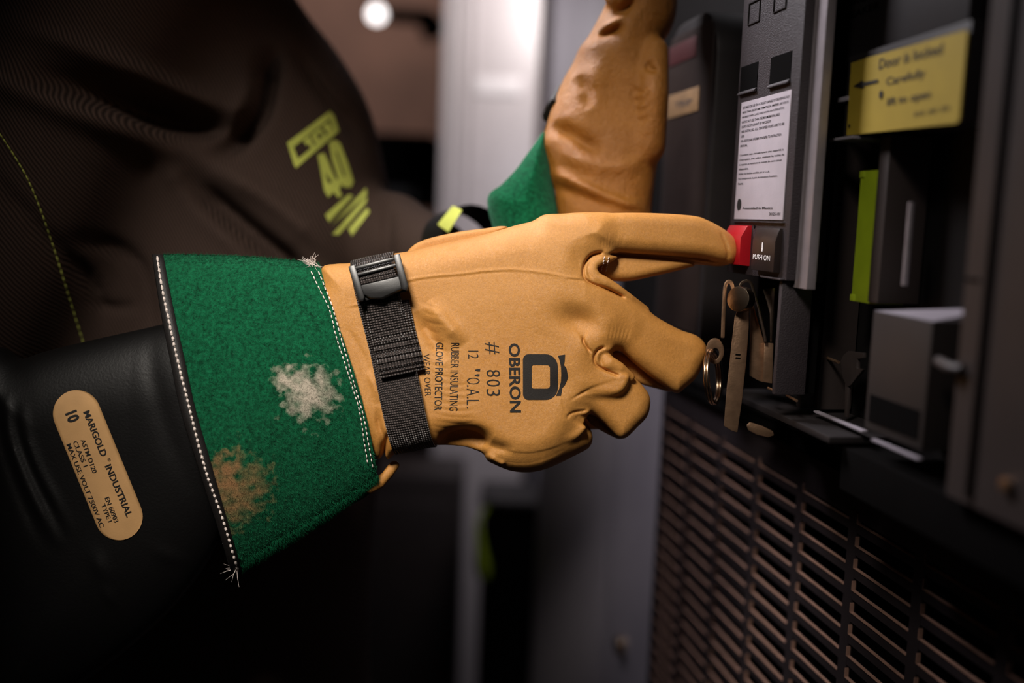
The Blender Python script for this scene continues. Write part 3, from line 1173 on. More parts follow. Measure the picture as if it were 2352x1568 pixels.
# doubled, ribbed run of webbing that has slid up through the buckle
def ribbon(name, Lp, Rp, lift, thick, ribs, rib_h, m, parent, nt=13, n=10, uvs=(17, 5.6)):
    Lc, Rc = catmull(Lp, n, False), catmull(Rp, n, False)
    k = len(Lc)
    top = []
    for i in range(k):
        for j in range(nt):
            t = j / (nt - 1)
            px, py = Lc[i] * (1 - t) + Rc[i] * t
            q = over(px, py, 0)
            top.append(q)
    ok = [q for q in top if q is not None]
    top = np.array([q if q is not None else (0, 0, 9999) for q in top]).reshape(k, nt, 3)
    for j in range(nt):
        z = top[:, j, 2]
        bad = z > 9000
        if bad.any():
            good = np.where(~bad)[0]
            for i in np.where(bad)[0]:
                g = good[np.argmin(abs(good - i))]
                t = j / (nt - 1)
                px, py = Lc[i] * (1 - t) + Rc[i] * t
                zz = z[g]
                top[i, j] = (CX + (px - CX) * (1 + zz / F), CY + (py - CY) * (1 + zz / F), zz)
    zz = top[:, :, 2].min(axis=1)
    for _ in range(4): zz = np.minimum(zz, (np.roll(zz, 1) + zz + np.roll(zz, -1)) / 3)
    s = np.linspace(0, 1, k)
    up_ = top.copy()
    rib = rib_h * (0.5 + 0.5 * np.cos(2 * math.pi * s * ribs)) if ribs else 0 * s
    if ribs > 6: rib = rib * np.clip((s - 0.3) / 0.3, 0.08, 1)
    up_[:, :, 2] -= (lift + rib)[:, None]
    lo_ = top.copy()
    lo_[:, :, 2] -= lift - thick
    V = np.concatenate([up_.reshape(-1, 3), lo_.reshape(-1, 3)])
    N_ = k * nt
    fc = []
    for i in range(k - 1):
        for j in range(nt - 1):
            a, b, c, d = i * nt + j, i * nt + j + 1, (i + 1) * nt + j + 1, (i + 1) * nt + j
            fc += [(a, d, c, b), (N_ + a, N_ + b, N_ + c, N_ + d)]
        fc += [(i * nt, N_ + i * nt, N_ + (i + 1) * nt, (i + 1) * nt), ((i + 1) * nt + nt - 1, N_ + (i + 1) * nt + nt - 1, N_ + i * nt + nt - 1, i * nt + nt - 1)]
    for j in range(nt - 1):
        fc += [(j, j + 1, N_ + j + 1, N_ + j), ((k - 1) * nt + j + 1, (k - 1) * nt + j, N_ + (k - 1) * nt + j, N_ + (k - 1) * nt + j + 1)]
    ln = np.concatenate([[0], np.cumsum(np.linalg.norm(np.diff(Lc, axis=0), axis=1))])
    u = [(j / (nt - 1) * uvs[0], ln[i] / uvs[1]) for i in range(k) for j in range(nt)]
    return obj(name, G.world(V), fc, m, parent, smooth=True, uvs=u + u)


ribbon('ribbed_webbing', [(838, 700), (846, 745), (857, 790), (868, 835), (876, 868)], [(940, 688), (948, 725), (958, 770), (970, 815), (976, 847)],
       9, 9, 12, 5.0, M['webbing'], STRAP, n=30, uvs=(15, 6.0))

# --- buckle: side bars, bridge, cross bar and thumb tab
def on_strap(px, py, lift):
    q = over(px, py, 0)
    if q is None: q = np.array((*G.ctl([(px, py, 40)])[0][:2], 40))
    q = q.copy()
    q[2] -= lift
    return q


_zs = [(py, over(868 + (py - 600) * 0.1, py, 0)[2]) for py in (600, 625, 650, 675, 695)]
_pf = np.polyfit([q[0] for q in _zs], [q[1] for q in _zs], 1)
_mx = max(np.polyval(_pf, q[0]) - q[1] for q in _zs)
BZ = lambda px, py: float(np.polyval(_pf, py)) - _mx     # plane just over the strap
print('buckle', _zs, _pf, _mx)


def bpt(px, py, lift):
    z = BZ(px, py) - lift
    c = G.ctl([(px, py, z)])[0]
    return np.array([c[0], c[1], z])


def bk(mb, poly, l0, l1):
    mb.prism(G.world(np.array([bpt(x, y, l0) for x, y in poly])).tolist(), G.world(np.array([bpt(x, y, l1) for x, y in poly])).tolist())


b = MB()
bk(b, [(800, 612), (815, 608), (838, 682), (834, 692), (822, 690)], 0, 30)
bk(b, [(903, 586), (918, 582), (938, 655), (935, 668), (922, 664)], 0, 30)
bk(b, [(826, 682), (936, 652), (938, 668), (826, 694)], -4, 14)
b.prism(G.world(np.array([bpt(x, y, 14) for x, y in [(819, 654), (922, 629), (928, 652), (936, 662), (905, 676), (880, 688), (850, 687), (832, 680)]])).tolist(),
        G.world(np.array([bpt(x, y, 24) for x, y in [(821, 657), (921, 633), (925, 653), (928, 661), (900, 673), (876, 684), (852, 684), (836, 676)]])).tolist())
b.build('buckle', M['buckle'], STRAP, bevel=0.0005, label='black plastic strap buckle')
bb = MB()
bk(bb, [(812, 613), (904, 590), (906, 598), (815, 621)], 16, 24)
bk(bb, [(818, 628), (912, 604), (914, 611), (820, 635)], 16, 25)
bb.build('buckle_bar', M['buckle'], STRAP, bevel=0.0006)
ribbon('strap_loop', [(818, 600), (818, 620), (828, 654)], [(898, 580), (906, 598), (918, 634)], 17, 12, 5, 3.0, M['webbing'], STRAP, n=14, uvs=(15, 5.0))

# ================================================================== green suede gauntlet of the front glove
CL = [(372, 584), (384, 650), (400, 730), (420, 820), (445, 935), (478, 1050), (512, 1170), (553, 1310)]
CR = [(733, 604), (748, 650), (770, 725), (797, 805), (822, 885), (843, 965), (858, 1040), (868, 1108)]


def curve_at(C, s):
    C = np.asarray(C, float)
    d = np.concatenate([[0], np.cumsum(np.linalg.norm(np.diff(C, axis=0), axis=1))])
    d /= d[-1]
    return np.stack([np.interp(s, d, C[:, 0]), np.interp(s, d, C[:, 1])], -1)


CLs, CRs = catmull(CL, 8, False), catmull(CR, 8, False)


def cuff_pt(s, t, off=0.0, back=False):
    """s: top seam 0 .. bottom seam 1, t: forearm end 0 .. wrist end 1"""
    a, b_ = curve_at(CLs, s), curve_at(CRs, s)
    p = a * (1 - t) + b_ * t
    p = p + np.array([0.0, 1.0]) * (-6 * math.sin(math.pi * t) * (1 - s) ** 6 + (7 * math.sin(math.pi * t) - 4 * t) * s ** 6)
    bulge = (128 * (1 - t) + 84 * t)
    prof = max(0.0, math.sin(math.pi * min(max(s, 0), 1))) ** 0.52
    zc = 78
    wob = 3.0 * math.sin(9 * s + 5 * t) + 2.0 * math.sin(17 * t + 4 * s) - 5 * math.exp(-((t - 0.9) / 0.05) ** 2)
    z = zc - (bulge * prof + wob * prof) if not back else zc + (bulge * 0.92 * prof)
    z += (-off if not back else off)
    c = G.ctl([(p[0], p[1], z)])[0]
    return np.array([c[0], c[1], z])


CUFF_SPOTS = [((707, 900), 0.0125, (196, 182, 166)), ((655, 872), 0.006, (190, 176, 160)), ((530, 1130), 0.0165, (150, 112, 74)), ((508, 1085), 0.009, (150, 108, 72))]
_or = np.array(GLOVE.location)


def cuff_front_at(px, py):
    best = None
    for s in np.linspace(0.02, 0.98, 49):
        for t in np.linspace(0.0, 1.0, 41):
            q = cuff_pt(s, t)
            k = 1 + q[2] / F
            e = (CX + (q[0] - CX) / k - px) ** 2 + (CY + (q[1] - CY) / k - py) ** 2
            if best is None or e < best[0]: best = (e, s, t)
    return best[1], best[2]


spots = []
for (c, r, tint) in CUFF_SPOTS:
    s, t = cuff_front_at(*c)
    spots.append((tuple(G.world([cuff_pt(s, t)])[0] - _or), r, tint))
M['suede'] = suede_mat('green_suede', spots)
M['suede_plain'] = suede_mat('green_suede_rear', [])

ns, nt = 72, 44
S_ = np.linspace(0, 1, ns)
S_ = 0.5 - 0.5 * np.cos(math.pi * S_) * (0.35 + 0.65 * 1) if False else S_
cv, cf = [], []
TH = 6.0
for back in (False, True):
    base = len(cv)
    for off in (0.0, -TH):
        for i in range(ns):
            for j in range(nt):
                cv.append(cuff_pt(S_[i], j / (nt - 1), off, back))
    A, B_ = base, base + ns * nt
    for i in range(ns - 1):
        for j in range(nt - 1):
            q = (i * nt + j, i * nt + j + 1, (i + 1) * nt + j + 1, (i + 1) * nt + j)
            if back:
                cf.append(tuple(A + k for k in q)); cf.append(tuple(B_ + k for k in q[::-1]))
            else:
                cf.append(tuple(A + k for k in q[::-1])); cf.append(tuple(B_ + k for k in q))
    for i in range(ns - 1):
        for j in (0, nt - 1):
            a, b2 = i * nt + j, (i + 1) * nt + j
            cf.append((A + a, A + b2, B_ + b2, B_ + a))
    for j in range(nt - 1):
        for i in (0, ns - 1):
            a, b2 = i * nt + j, i * nt + j + 1
            cf.append((A + a, A + b2, B_ + b2, B_ + a))
# raw edge of the second panel standing out along the lower seam
for k in range(60):
    t0, t1 = k / 60, (k + 1) / 60
    quad = []
    for t, o in ((t0, 0), (t1, 0), (t1, 1), (t0, 1)):
        q = cuff_pt(1.0, t)
        w = (12 + 3 * math.sin(23 * t)) * (0.25 + 0.75 * t)
        quad.append(q + np.array([5, 9, 7]) * 0.05 * w * 1.6 * o + np.array([0, 4, 6]))
    n = len(cv)
    for dz in (0, 6):
        cv += [q + np.array([0, 0, dz]) for q in quad]
    cf += [(n, n + 1, n + 2, n + 3), (n + 7, n + 6, n + 5, n + 4), (n + 3, n + 2, n + 6, n + 7)]
# nap: short fibres standing off the suede
NF = 26000
ss = rng.random(NF)
tt = rng.random(NF)
edge = rng.random(NF) < 0.16
ss = np.where(edge & (rng.random(NF) < 0.6), 1 - rng.random(NF) ** 2 * 0.03, np.where(edge, rng.random(NF) ** 2 * 0.03, ss))
for s, t in zip(ss, tt):
    q = cuff_pt(s, t)
    ln = rng.uniform(4, 9) * (1.5 if (s > 0.97) else 1.0)
    an = rng.normal(0.6, 0.9)
    d = np.array([math.cos(an), math.sin(an), -rng.uniform(0.25, 0.9)])
    if s > 0.97: d += np.array([0.1, 0.9, 0.2])
    if s < 0.03: d += np.array([0, -0.8, 0.3])
    d /= np.linalg.norm(d)
    w = np.array([-d[1], d[0], 0.0])
    w = w / (np.linalg.norm(w) + 1e-6) * rng.uniform(0.35, 0.6)
    n = len(cv)
    cv += [q - w + (0, 0, 0.6), q + w + (0, 0, 0.6), q + d * ln]
    cf.append((n, n + 1, n + 2))
CUFF = obj('suede_cuff', G.world(np.array(cv)), cf, M['suede'], GLOVE, smooth=True)

# black piping on the forearm end
pv, pf = [], []
NP = 90
prof = []
for i in range(NP):
    s = i / (NP - 1)
    for back in (False, True):
        pass
for back in (False, True):
    base = len(pv)
    for i in range(NP):
        s = i / (NP - 1)
        wdt = (24 + 8 * math.sin(math.pi * min(1, s * 1.2))) / 400.0
        for (t, off) in ((0.008, 2.0), (0.006, 8.0), (-wdt * 0.5, 11.0), (-wdt, 8.0), (-wdt - 0.004, -4.0), (0.008, -8.0)):
            pv.append(cuff_pt(s, t, off, back))
    for i in range(NP - 1):
        for j in range(6):
            k = (j + 1) % 6
            q = (base + i * 6 + j, base + (i + 1) * 6 + j, base + (i + 1) * 6 + k, base + i * 6 + k)
            pf.append(q if not back else q[::-1])
PIPE = obj('edge_binding', G.world(np.array(pv)), pf, M['piping'], GLOVE, smooth=True, label='black binding on the cuff edge')


def stitch_run(mb, pts, n, r, gap=0.28, off=3.0, fat=1.0):
    q = catmull(pts, 12, False)
    d = np.concatenate([[0], np.cumsum(np.linalg.norm(np.diff(q, axis=0), axis=1))])
    d /= d[-1]
    for i in range(n):
        u = [(i + gap / 2 + (1 - gap) * k / 4) / n for k in range(5)]
        pp = []
        for k, w in enumerate(u):
            x, y = np.interp(w, d, q[:, 0]), np.interp(w, d, q[:, 1])
            s, t = st_of(x, y)
            pp.append(cuff_pt(s, t, off + [-2.0, 1.0, 2.0, 1.0, -2.0][k]))
        mb.tube(G.world(np.array(pp)), r, 7, taper=[0.6, 1, fat, 1, 0.6])


_grid = []
for s in np.linspace(0.0, 1.0, 121):
    for t in np.linspace(-0.1, 1.0, 89):
        q = cuff_pt(s, t)
        k = 1 + q[2] / F
        _grid.append((CX + (q[0] - CX) / k, CY + (q[1] - CY) / k, s, t))
_grid = np.array(_grid)


def st_of(x, y):
    e = (_grid[:, 0] - x) ** 2 + (_grid[:, 1] - y) ** 2
    i = np.argsort(e)[:4]
    w = 1 / (e[i] + 0.5)
    w /= w.sum()
    return float((_grid[i, 2] * w).sum()), float((_grid[i, 3] * w).sum())


s1 = MB()
stitch_run(s1, [(714, 622), (736, 668), (757, 711), (771, 768), (787, 818), (802, 866), (825, 940), (836, 1010), (845, 1066)], 38, 0.00036)
s1.build('seam_stitching', M['thread'], CUFF, smooth=True, label='double row of white stitches')
s2 = MB()
stitch_run(s2, [(731, 622), (748, 664), (763, 702), (780, 764), (795, 815), (809, 866), (834, 952), (846, 1015), (857, 1076)], 38, 0.00036)
s2.build('seam_stitching', M['thread'], CUFF, smooth=True)
s3 = MB()
stitch_run(s3, [(361, 588), (372, 660), (391, 750), (411, 840), (432, 925), (452, 1005), (475, 1088), (497, 1150), (515, 1203), (547, 1312)], 56, 0.00062, 0.12, 11.0, 1.25)
s3.build('binding_stitching', M['thread'], PIPE, smooth=True)


def tuft(name, base_px, n, spread, lens, m, parent, dirs, r=0.00016):
    mb = MB()
    s, t = st_of(*base_px)
    for k in range(n):
        b0 = cuff_pt(s, t, 3.0) + np.array([rng.normal(0, spread), rng.normal(0, spread), 0])
        an = math.radians(rng.choice(dirs) + rng.normal(0, 16))
        ln = rng.uniform(*lens)
        d = np.array([math.cos(an), -math.sin(an), rng.normal(-0.2, 0.25)])
        cv_ = rng.normal(0, 0.35)
        mb.tube(G.world(np.array([b0, b0 + d * ln * 0.5 + np.array([cv_ * ln * 0.2, 0, -2]), b0 + d * ln + np.array([cv_ * ln * 0.6, 0, 0])])), r, 5, taper=[1, 0.9, 0.35])
    return mb.build(name, m, parent, smooth=True)


tuft('thread_ends', (716, 606), 50, 4.5, (7, 24), M['thread'], CUFF, [138, 146, 155, 318, 322, 60])
tuft('thread_ends', (547, 1302), 10, 3, (18, 45), M['thread'], PIPE, [200, 215, 255, 170], r=0.00012)

# ================================================================== black rubber insulating glove under it
RB = Sculpt((-330, 560, -90), (780, 1760, 420), 5.0, D0, 4.0)
RUB = [(600, 720), (560, 705), (480, 718), (360, 748), (195, 785), (110, 806), (62, 822), (40, 820), (15, 802), (-10, 795), (-34, 810), (-40, 860), (-20, 1300), (0, 1560), (50, 1640),
       (200, 1560), (330, 1460), (420, 1370), (495, 1260), (550, 1130), (590, 980)]
g_rub = RB.polymap(RB.ctl([(p[0], p[1], 90) for p in RUB])[:, :2])
RB.line([(20, 900), (30, 990), (62, 1080), (104, 1170), (150, 1260)], 12, 13, fade=0.25)
RB.line([(0, 900), (4, 1000), (40, 1100), (80, 1190), (120, 1270)], 13, -9, fade=0.25)
RB.line([(60, 920), (74, 1000), (100, 1075), (138, 1150), (175, 1230)], 11, 9, fade=0.3)
RB.line([(44, 920), (52, 1000), (82, 1080), (120, 1160), (160, 1240)], 9, -9, fade=0.3)
RB.gauss(235, 1300, 12, 26, -20, 9)
RB.gauss(252, 1370, 8, 20, -25, 7)
RB.gauss(385, 1280, 26, 12, 30, 5)
RB.gauss(330, 1000, 60, 90, 0, 6)
RB.line([(330, 760), (350, 860), (390, 1000), (440, 1140)], 22, -7, fade=0.3)


def rub_field(X, Y, Z):
    f = RB.inflate(g_rub, 86, 190, 92 + 36 * np.clip((300 - X) / 500, 0, 1), X, Y, Z)
    return f - RB.samp(RB.disp, X, Y) * np.clip((90 - Z) / 60, 0, 1)


rv, rf = RB.mesh(rub_field)
R_SURF = Surface(rv, rf)
RUBBER = empty('rubber_glove', P(200, 1250, D0 + 0.03), 'black rubber insulating glove sleeve entering the green cuff from the left', 'glove', 'rubber insulating gloves')
obj('sleeve', RB.world(relax(rv, rf)), rf, M['rubber'], RUBBER, smooth=True)


def on_rub(px, py, lift):
    h = R_SURF.front(px, py)
    p = np.array(h[0])
    k = 1 - lift / F
    p = p.copy()
    p[0], p[1] = CX + (p[0] - CX) * k, CY + (p[1] - CY) * k
    p[2] -= lift
    return p


LO = np.array([158.0, 905.0]); LA = np.array([0.379, 0.925]); LB = np.array([0.925, -0.379])


def lab(a, b):
    return LO + LA * a + LB * b


# pill-shaped label wrapped on the sleeve
lb = []
NA, NB = 60, 16
LEN_, HW, BC = 364.0, 55.0, 0.0
vv = []
for i in range(NA + 1):
    a = 0.5 - 0.5 * math.cos(math.pi * i / NA)
    a = a * LEN_
    e = min(a, LEN_ - a)
    hw = math.sqrt(max(0.0, HW ** 2 - max(0.0, HW - e) ** 2))
    for j in range(NB + 1):
        b = BC + hw * (2 * j / NB - 1)
        vv.append(lab(a - 6, b))
top = [on_rub(x, y, 2.2) for x, y in vv]
bot = [on_rub(x, y, -1.0) for x, y in vv]
fc = []
n = len(top)
for i in range(NA):
    for j in range(NB):
        q = (i * (NB + 1) + j, i * (NB + 1) + j + 1, (i + 1) * (NB + 1) + j + 1, (i + 1) * (NB + 1) + j)
        fc.append(q)
    for j in (0, NB):
        a, b = i * (NB + 1) + j, (i + 1) * (NB + 1) + j
        fc.append((a, b, n + b, n + a))
LABEL = obj('maker_label', RB.world(np.array(top + bot)), fc, M['patch'], RUBBER, smooth=True, label='beige pill-shaped label with black text')


def lab_text(mb, s, p0, p1, h, bold=0.0):
    v, f, w, hh = text2d(s, bold)
    v, f = subdivide(v, f, hh / 1.5)
    p0, p1 = np.array(p0, float), np.array(p1, float)
    d = (p1 - p0)
    u = d / np.linalg.norm(d)
    up_ = np.array([u[1], -u[0]])
    pts = [on_rub(*(p0 + d * (x / w) + up_ * h * (y / hh)), 3.2) for x, y in v]
    mb.add(RB.world(np.array(pts)).tolist(), f)


tx = MB()
zz = lambda x, y: (90 + x / 4.236, 890 + y / 4.236)
lab_text(tx, 'MARIGOLD', zz(425, 240), zz(600, 675), 16, 0.02)
lab_text(tx, 'INDUSTRIAL', zz(635, 765), zz(850, 1265), 16, 0.02)
lab_text(tx, '®', zz(660, 690), zz(672, 720), 7)
lab_text(tx, '10', zz(248, 255), zz(285, 350), 29, 0.035)
lab_text(tx, 'ASTM D120', zz(400, 510), zz(520, 835), 11, 0.008)
lab_text(tx, 'CLASS 1', zz(325, 530), zz(430, 775), 11, 0.008)
lab_text(tx, 'MAX USE VOLT 7500V AC', zz(262, 556), zz(592, 1366), 11, 0.008)
lab_text(tx, 'EN 60903', zz(635, 1075), zz(730, 1315), 11, 0.008)
lab_text(tx, 'TYPE I', zz(600, 1140), zz(670, 1310), 10, 0.008)
tx.build('label_text', M['black_text'], LABEL)

# ================================================================== the worker in dark coveralls
DP = 0.62
BD = Sculpt((-760, -560, -260), (1520, 2300, 1460), 10.0, DP, 8.0)
TOR = [(-420, -420), (560, -420), (600, -150), (678, -10), (757, 92), (815, 185), (846, 265), (868, 360), (884, 450), (905, 560), (905, 700),
       (880, 900), (855, 1100), (838, 1300), (832, 1600), (826, 1900), (-420, 1900), (-520, 800)]
g_tor = BD.polymap(BD.ctl([(p[0], p[1], 640) for p in TOR])[:, :2])
# folds of the cloth
BD.line([(60, 95), (180, 128), (300, 165), (400, 190), (500, 196), (545, 160)], 26, 27, z=60, fade=0.3)
BD.line([(120, 205), (260, 225), (380, 245), (470, 255), (520, 240)], 30, -70, z=60, fade=0.3)
BD.line([(-40, 185), (100, 235), (230, 285), (340, 315), (450, 330)], 34, 35, z=40, fade=0.3)
BD.line([(572, 40), (568, 130), (556, 230), (500, 320), (455, 352)], 24, -84, z=180, fade=0.25)
BD.line([(548, 120), (530, 235), (455, 335)], 16, 35, z=180, fade=0.3)
BD.line([(398, 392), (440, 430), (520, 500), (600, 570), (680, 640)], 30, -76, z=160, fade=0.22)
BD.line([(450, 350), (520, 395), (600, 445), (690, 520), (760, 600)], 30, 35, z=200, fade=0.3)
BD.line([(330, 340), (420, 450), (500, 540), (580, 620)], 26, 22, z=120, fade=0.3)
BD.line([(640, 60), (690, 140), (760, 230), (800, 300)], 18, -30, z=300, fade=0.3)
BD.line([(672, 95), (720, 160), (780, 235)], 12, 14, z=300, fade=0.3)
BD.line([(0, 380), (80, 500), (130, 620), (160, 760)], 16, -16, z=0, fade=0.25)
BD.line([(110, 560), (180, 545), (240, 600), (260, 700), (270, 800)], 20, -19, z=0, fade=0.3)
BD.line([(120, 680), (180, 700), (240, 690)], 12, -12, z=0, fade=0.3)
BD.line([(880, 430), (890, 560), (880, 700)], 20, -24, z=420, fade=0.3)
BD.line([(880, 330), (920, 375), (975, 420), (1020, 445)], 16, 14, z=420, fade=0.3)
SLEEVE = [(420, -500, 330, 330), (230, -120, 230, 310), (60, 300, 170, 285), (-120, 740, 140, 250), (-270, 1060, 120, 210)]
REAR_ARM = [(770, 600, 720, 200), (890, 560, 600, 150), (1000, 592, 461, 105)]


def body_field(X, Y, Z):
    f = BD.inflate(g_tor, 760, 540, 540, X, Y, Z)
    f = smin(f, BD.chain(SLEEVE, X, Y, Z), 150)
    f = smin(f, BD.chain(REAR_ARM, X, Y, Z), 60)
    return f - BD.samp(BD.disp, X, Y) * np.clip((700 - Z) / 200, 0, 1)


bv, bf = BD.mesh(body_field)
B_SURF = Surface(bv, bf)
PERSON = empty('person', P(350, 1500, 0.8), 'person in dark coveralls with a lime chest emblem, standing at the left', 'person')
SUIT = obj('coverall', BD.world(relax(bv, bf)), bf, M['twill'], PERSON, smooth=True)


def on_body(px, py, lift):
    h = B_SURF.front(px, py)
    p = np.array(h[0])
    k = 1 - lift / F
    p[0], p[1] = CX + (p[0] - CX) * k, CY + (p[1] - CY) * k
    p[2] -= lift
    return p


def sew(mb, poly, lift=2.5, ml=12):
    bm = bmesh.new()
    loops = poly if isinstance(poly[0][0], (tuple, list)) else [poly]
    es = []
    for lp in loops:
        vs_ = [bm.verts.new((q[0], q[1], 0)) for q in lp]
        es += [bm.edges.new((vs_[i], vs_[(i + 1) % len(vs_)])) for i in range(len(vs_))]
    bmesh.ops.triangle_fill(bm, use_beauty=True, edges=es)
    bm.verts.index_update()
    v = np.array([(q.co.x, q.co.y) for q in bm.verts])
    f = [tuple(q.index for q in fc.verts) for fc in bm.faces]
    bm.free()
    v, f = subdivide(v, f, ml)
    pts = [on_body(a, b, lift) for a, b in v]
    mb.add(BD.world(np.array(pts)).tolist(), f)


def lg(x, y): return (620 + x / 4.357, 220 + y / 4.357)
def lgs(pp): return [lg(*p) for p in pp]


em = MB()
sew(em, [lgs([(172, 470), (600, 150), (640, 190), (692, 352), (262, 722), (240, 690)]), lgs([(236, 512), (598, 232), (632, 338), (282, 630)])])
sew(em, lgs([(330, 452), (398, 400), (440, 500), (408, 528), (392, 478), (368, 498)]))
sew(em, [lgs([(410, 395), (500, 318), (560, 395), (530, 440), (462, 490)]), lgs([(470, 400), (505, 365), (528, 400), (488, 432)])])
sew(em, lgs([(520, 310), (585, 262), (625, 330), (585, 385), (560, 350)]))
# the numerals 4 and 0
sew(em, [lgs([(478, 590), (545, 570), (655, 830), (700, 840), (712, 900), (690, 930), (720, 1000), (680, 1020), (640, 960), (585, 1015), (545, 950), (510, 760)]),
         lgs([(545, 760), (585, 880), (622, 860)])])
sew(em, [lgs([(590, 470), (650, 440), (700, 470), (790, 700), (836, 860), (810, 915), (740, 910), (690, 850), (620, 640)]),
         lgs([(655, 560), (672, 560), (752, 800), (735, 810)])])
for (a, b, c, d) in (((552, 1190), (790, 985), (832, 1000), (590, 1262)), ((612, 1300), (900, 990), (960, 920), (968, 985)), ((625, 1385), (970, 1000), (965, 1060), (690, 1390)),
                     ((785, 1330), (975, 1120), (996, 1160), (820, 1400))):
    sew(em, lgs([a, b, c, d]))
em.build('chest_emblem', M['lime'], SUIT, label='lime embroidered chest emblem with a boxed logo and 40')

sm = MB()
q = catmull([(-12, 290), (0, 308), (28, 350), (62, 408), (88, 468), (112, 535), (135, 605), (155, 670), (172, 725), (192, 790), (205, 840)], 14, False)
d = np.concatenate([[0], np.cumsum(np.linalg.norm(np.diff(q, axis=0), axis=1))]); d /= d[-1]
for i in range(36):
    pts = []
    for k in range(4):
        w = (i + 0.1 + 0.85 * k / 3) / 36
        pts.append(on_body(np.interp(w, d, q[:, 0]), np.interp(w, d, q[:, 1]), [0.5, 3, 3, 0.5][k]))
    sm.tube(BD.world(np.array(pts)), 0.0004, 6, taper=[0.7, 1, 1, 0.7])
sm.build('seam_stitching', M['lime'], SUIT, smooth=True, label='lime stitching along the sleeve seam')

# ================================================================== the other hand's gloves, further back
DRG = 0.655
RG = Sculpt((1080, -420, -260), (1720, 760, 480), 4.0, DRG, 3.0)
RH = [(1243, 335), (1254, 290), (1268, 240), (1292, 182), (1318, 140), (1345, 96), (1372, 48), (1398, 2), (1430, -60), (1520, -70), (1552, -20),
      (1552, 35), (1538, 75), (1512, 112), (1505, 135), (1514, 165), (1522, 200), (1520, 260), (1512, 340), (1504, 410), (1496, 480), (1484, 600),
      (1300, 640), (1284, 520), (1274, 440), (1258, 380)]
g_rh = RG.polymap(RG.ctl([(p[0], p[1], 0) for p in RH])[:, :2])
RG.line([(1262, 296), (1300, 318), (1340, 345), (1375, 372)], 17, -26, fade=0.28)
RG.line([(1256, 392), (1300, 425), (1350, 452), (1420, 478), (1480, 486)], 12, 16, fade=0.2)
RG.line([(1262, 350), (1310, 378), (1370, 400), (1440, 395), (1490, 360)], 15, 9, fade=0.3)
RG.line([(1270, 425), (1320, 455), (1390, 490)], 12, -9, fade=0.3)
RG.line([(1320, 190), (1345, 230), (1335, 270)], 16, -15, fade=0.3)
RG.gauss(1352, 125, 20, 16, 0, 12)
RG.line([(1368, 96), (1395, 96), (1425, 84)], 7, -20, fade=0.25)
RG.line([(1372, 84), (1398, 78), (1425, 70)], 8, 13, fade=0.3)
RG.gauss(1422, 20, 16, 22, 20, 15)
RG.line([(1395, 60), (1430, 45), (1450, 20)], 8, -12, fade=0.3)
RG.gauss(1400, 240, 70, 60, 0, -16)
RG.gauss(1490, 240, 22, 70, 0, 14)
RG.line([(1488, 165), (1478, 180), (1500, 190)], 8, -14, fade=0.3)
for k in range(4):
    o = k * 22
    RG.line([(1430 + o * 0.2, 212 + o), (1462, 232 + o), (1486, 210 + o)], 6, -6, fade=0.35)
RG.gauss(1360, 200, 18, 44, 15, 9)


def rg_field(X, Y, Z):
    f = RG.inflate(g_rh, 0, 96, 92, X, Y, Z)
    for i, (x, z, l) in enumerate(((1432, -58, 300), (1452, -8, 340), (1470, 40, 330), (1486, 84, 270))):
        f = smin(f, RG.chain([(x, -20, z, 44), (x + 18, -l * 0.55, z, 40), (x + 78, -l, z + 6, 36), (x + 128, -l * 0.8, z + 8, 32)], X, Y, Z), 10)
    f = smin(f, RG.chain([(1475, 330, -40, 52), (1492, 220, -62, 42), (1500, 120, -50, 34)], X, Y, Z), 12)
    return f - RG.samp(RG.disp, X, Y) * np.clip((40 - Z) / 60, 0, 1)


hv, hf = RG.mesh(rg_field)
RGLOVE = empty('leather_glove', P(1380, 560, DRG), 'blurred tan leather glove raised behind, holding the panel edge', 'glove', 'leather protector gloves')
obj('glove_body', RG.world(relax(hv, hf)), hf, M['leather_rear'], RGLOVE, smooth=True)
RC = [(1118, 462), (1150, 425), (1185, 388), (1222, 340), (1250, 306), (1258, 345), (1268, 400), (1278, 460), (1290, 540), (1300, 640), (1170, 660), (1140, 560)]
RS = Sculpt((1040, 240, -180), (1400, 740, 260), 4.0, DRG, 3.0)
g_rc = RS.polymap(RS.ctl([(p[0], p[1], 20) for p in RC])[:, :2])
RS.gauss(1200, 470, 40, 60, 20, -10)
cvv, cff = RS.mesh(lambda X, Y, Z: RS.inflate(g_rc, 20, 90, 106, X, Y, Z) - RS.samp(RS.disp, X, Y))
obj('suede_cuff', RS.world(relax(cvv, cff)), cff, M['suede_plain'], RGLOVE, smooth=True)
sb = MB()
for a, b_, c in (((1262, 274), (1284, 262), 0),):
    pts = [P(1258, 268, DRG + 0.012), P(1275, 236, DRG - 0.004), P(1292, 206, DRG + 0.012)]
    sb.tube(pts, 0.0042, 10)
sb.build('wrist_strap', M['piping'], RGLOVE, smooth=True, label='black strap end')
RUB2 = empty('rubber_glove', P(1080, 600, 0.70), 'black rubber glove sleeve with a lime label, behind the raised wrist', 'glove', 'rubber insulating gloves')
t2 = MB()
t2.tube([P(1058, 592, 0.734), P(1085, 577, 0.724), P(1104, 566, 0.716)], 0.034, 28, taper=[1.06, 1.0, 0.95], caps=False)
t2.build('sleeve', M['rubber'], RUB2, smooth=True)
l2 = MB()
_a, _b2 = P(1016, 506, 0.700), P(1052, 478, 0.690)
for (o0, o1) in ((0.0, 0.0012),):
    l2.prism([P(1004, 516, 0.682), P(1040, 472, 0.682), P(1062, 482, 0.676), P(1030, 534, 0.676)], [P(1004, 516, 0.686), P(1040, 472, 0.686), P(1062, 482, 0.680), P(1030, 534, 0.680)])
l2.build('maker_label', M['lime'], RUB2, bevel=0.001, label='lime label patch')

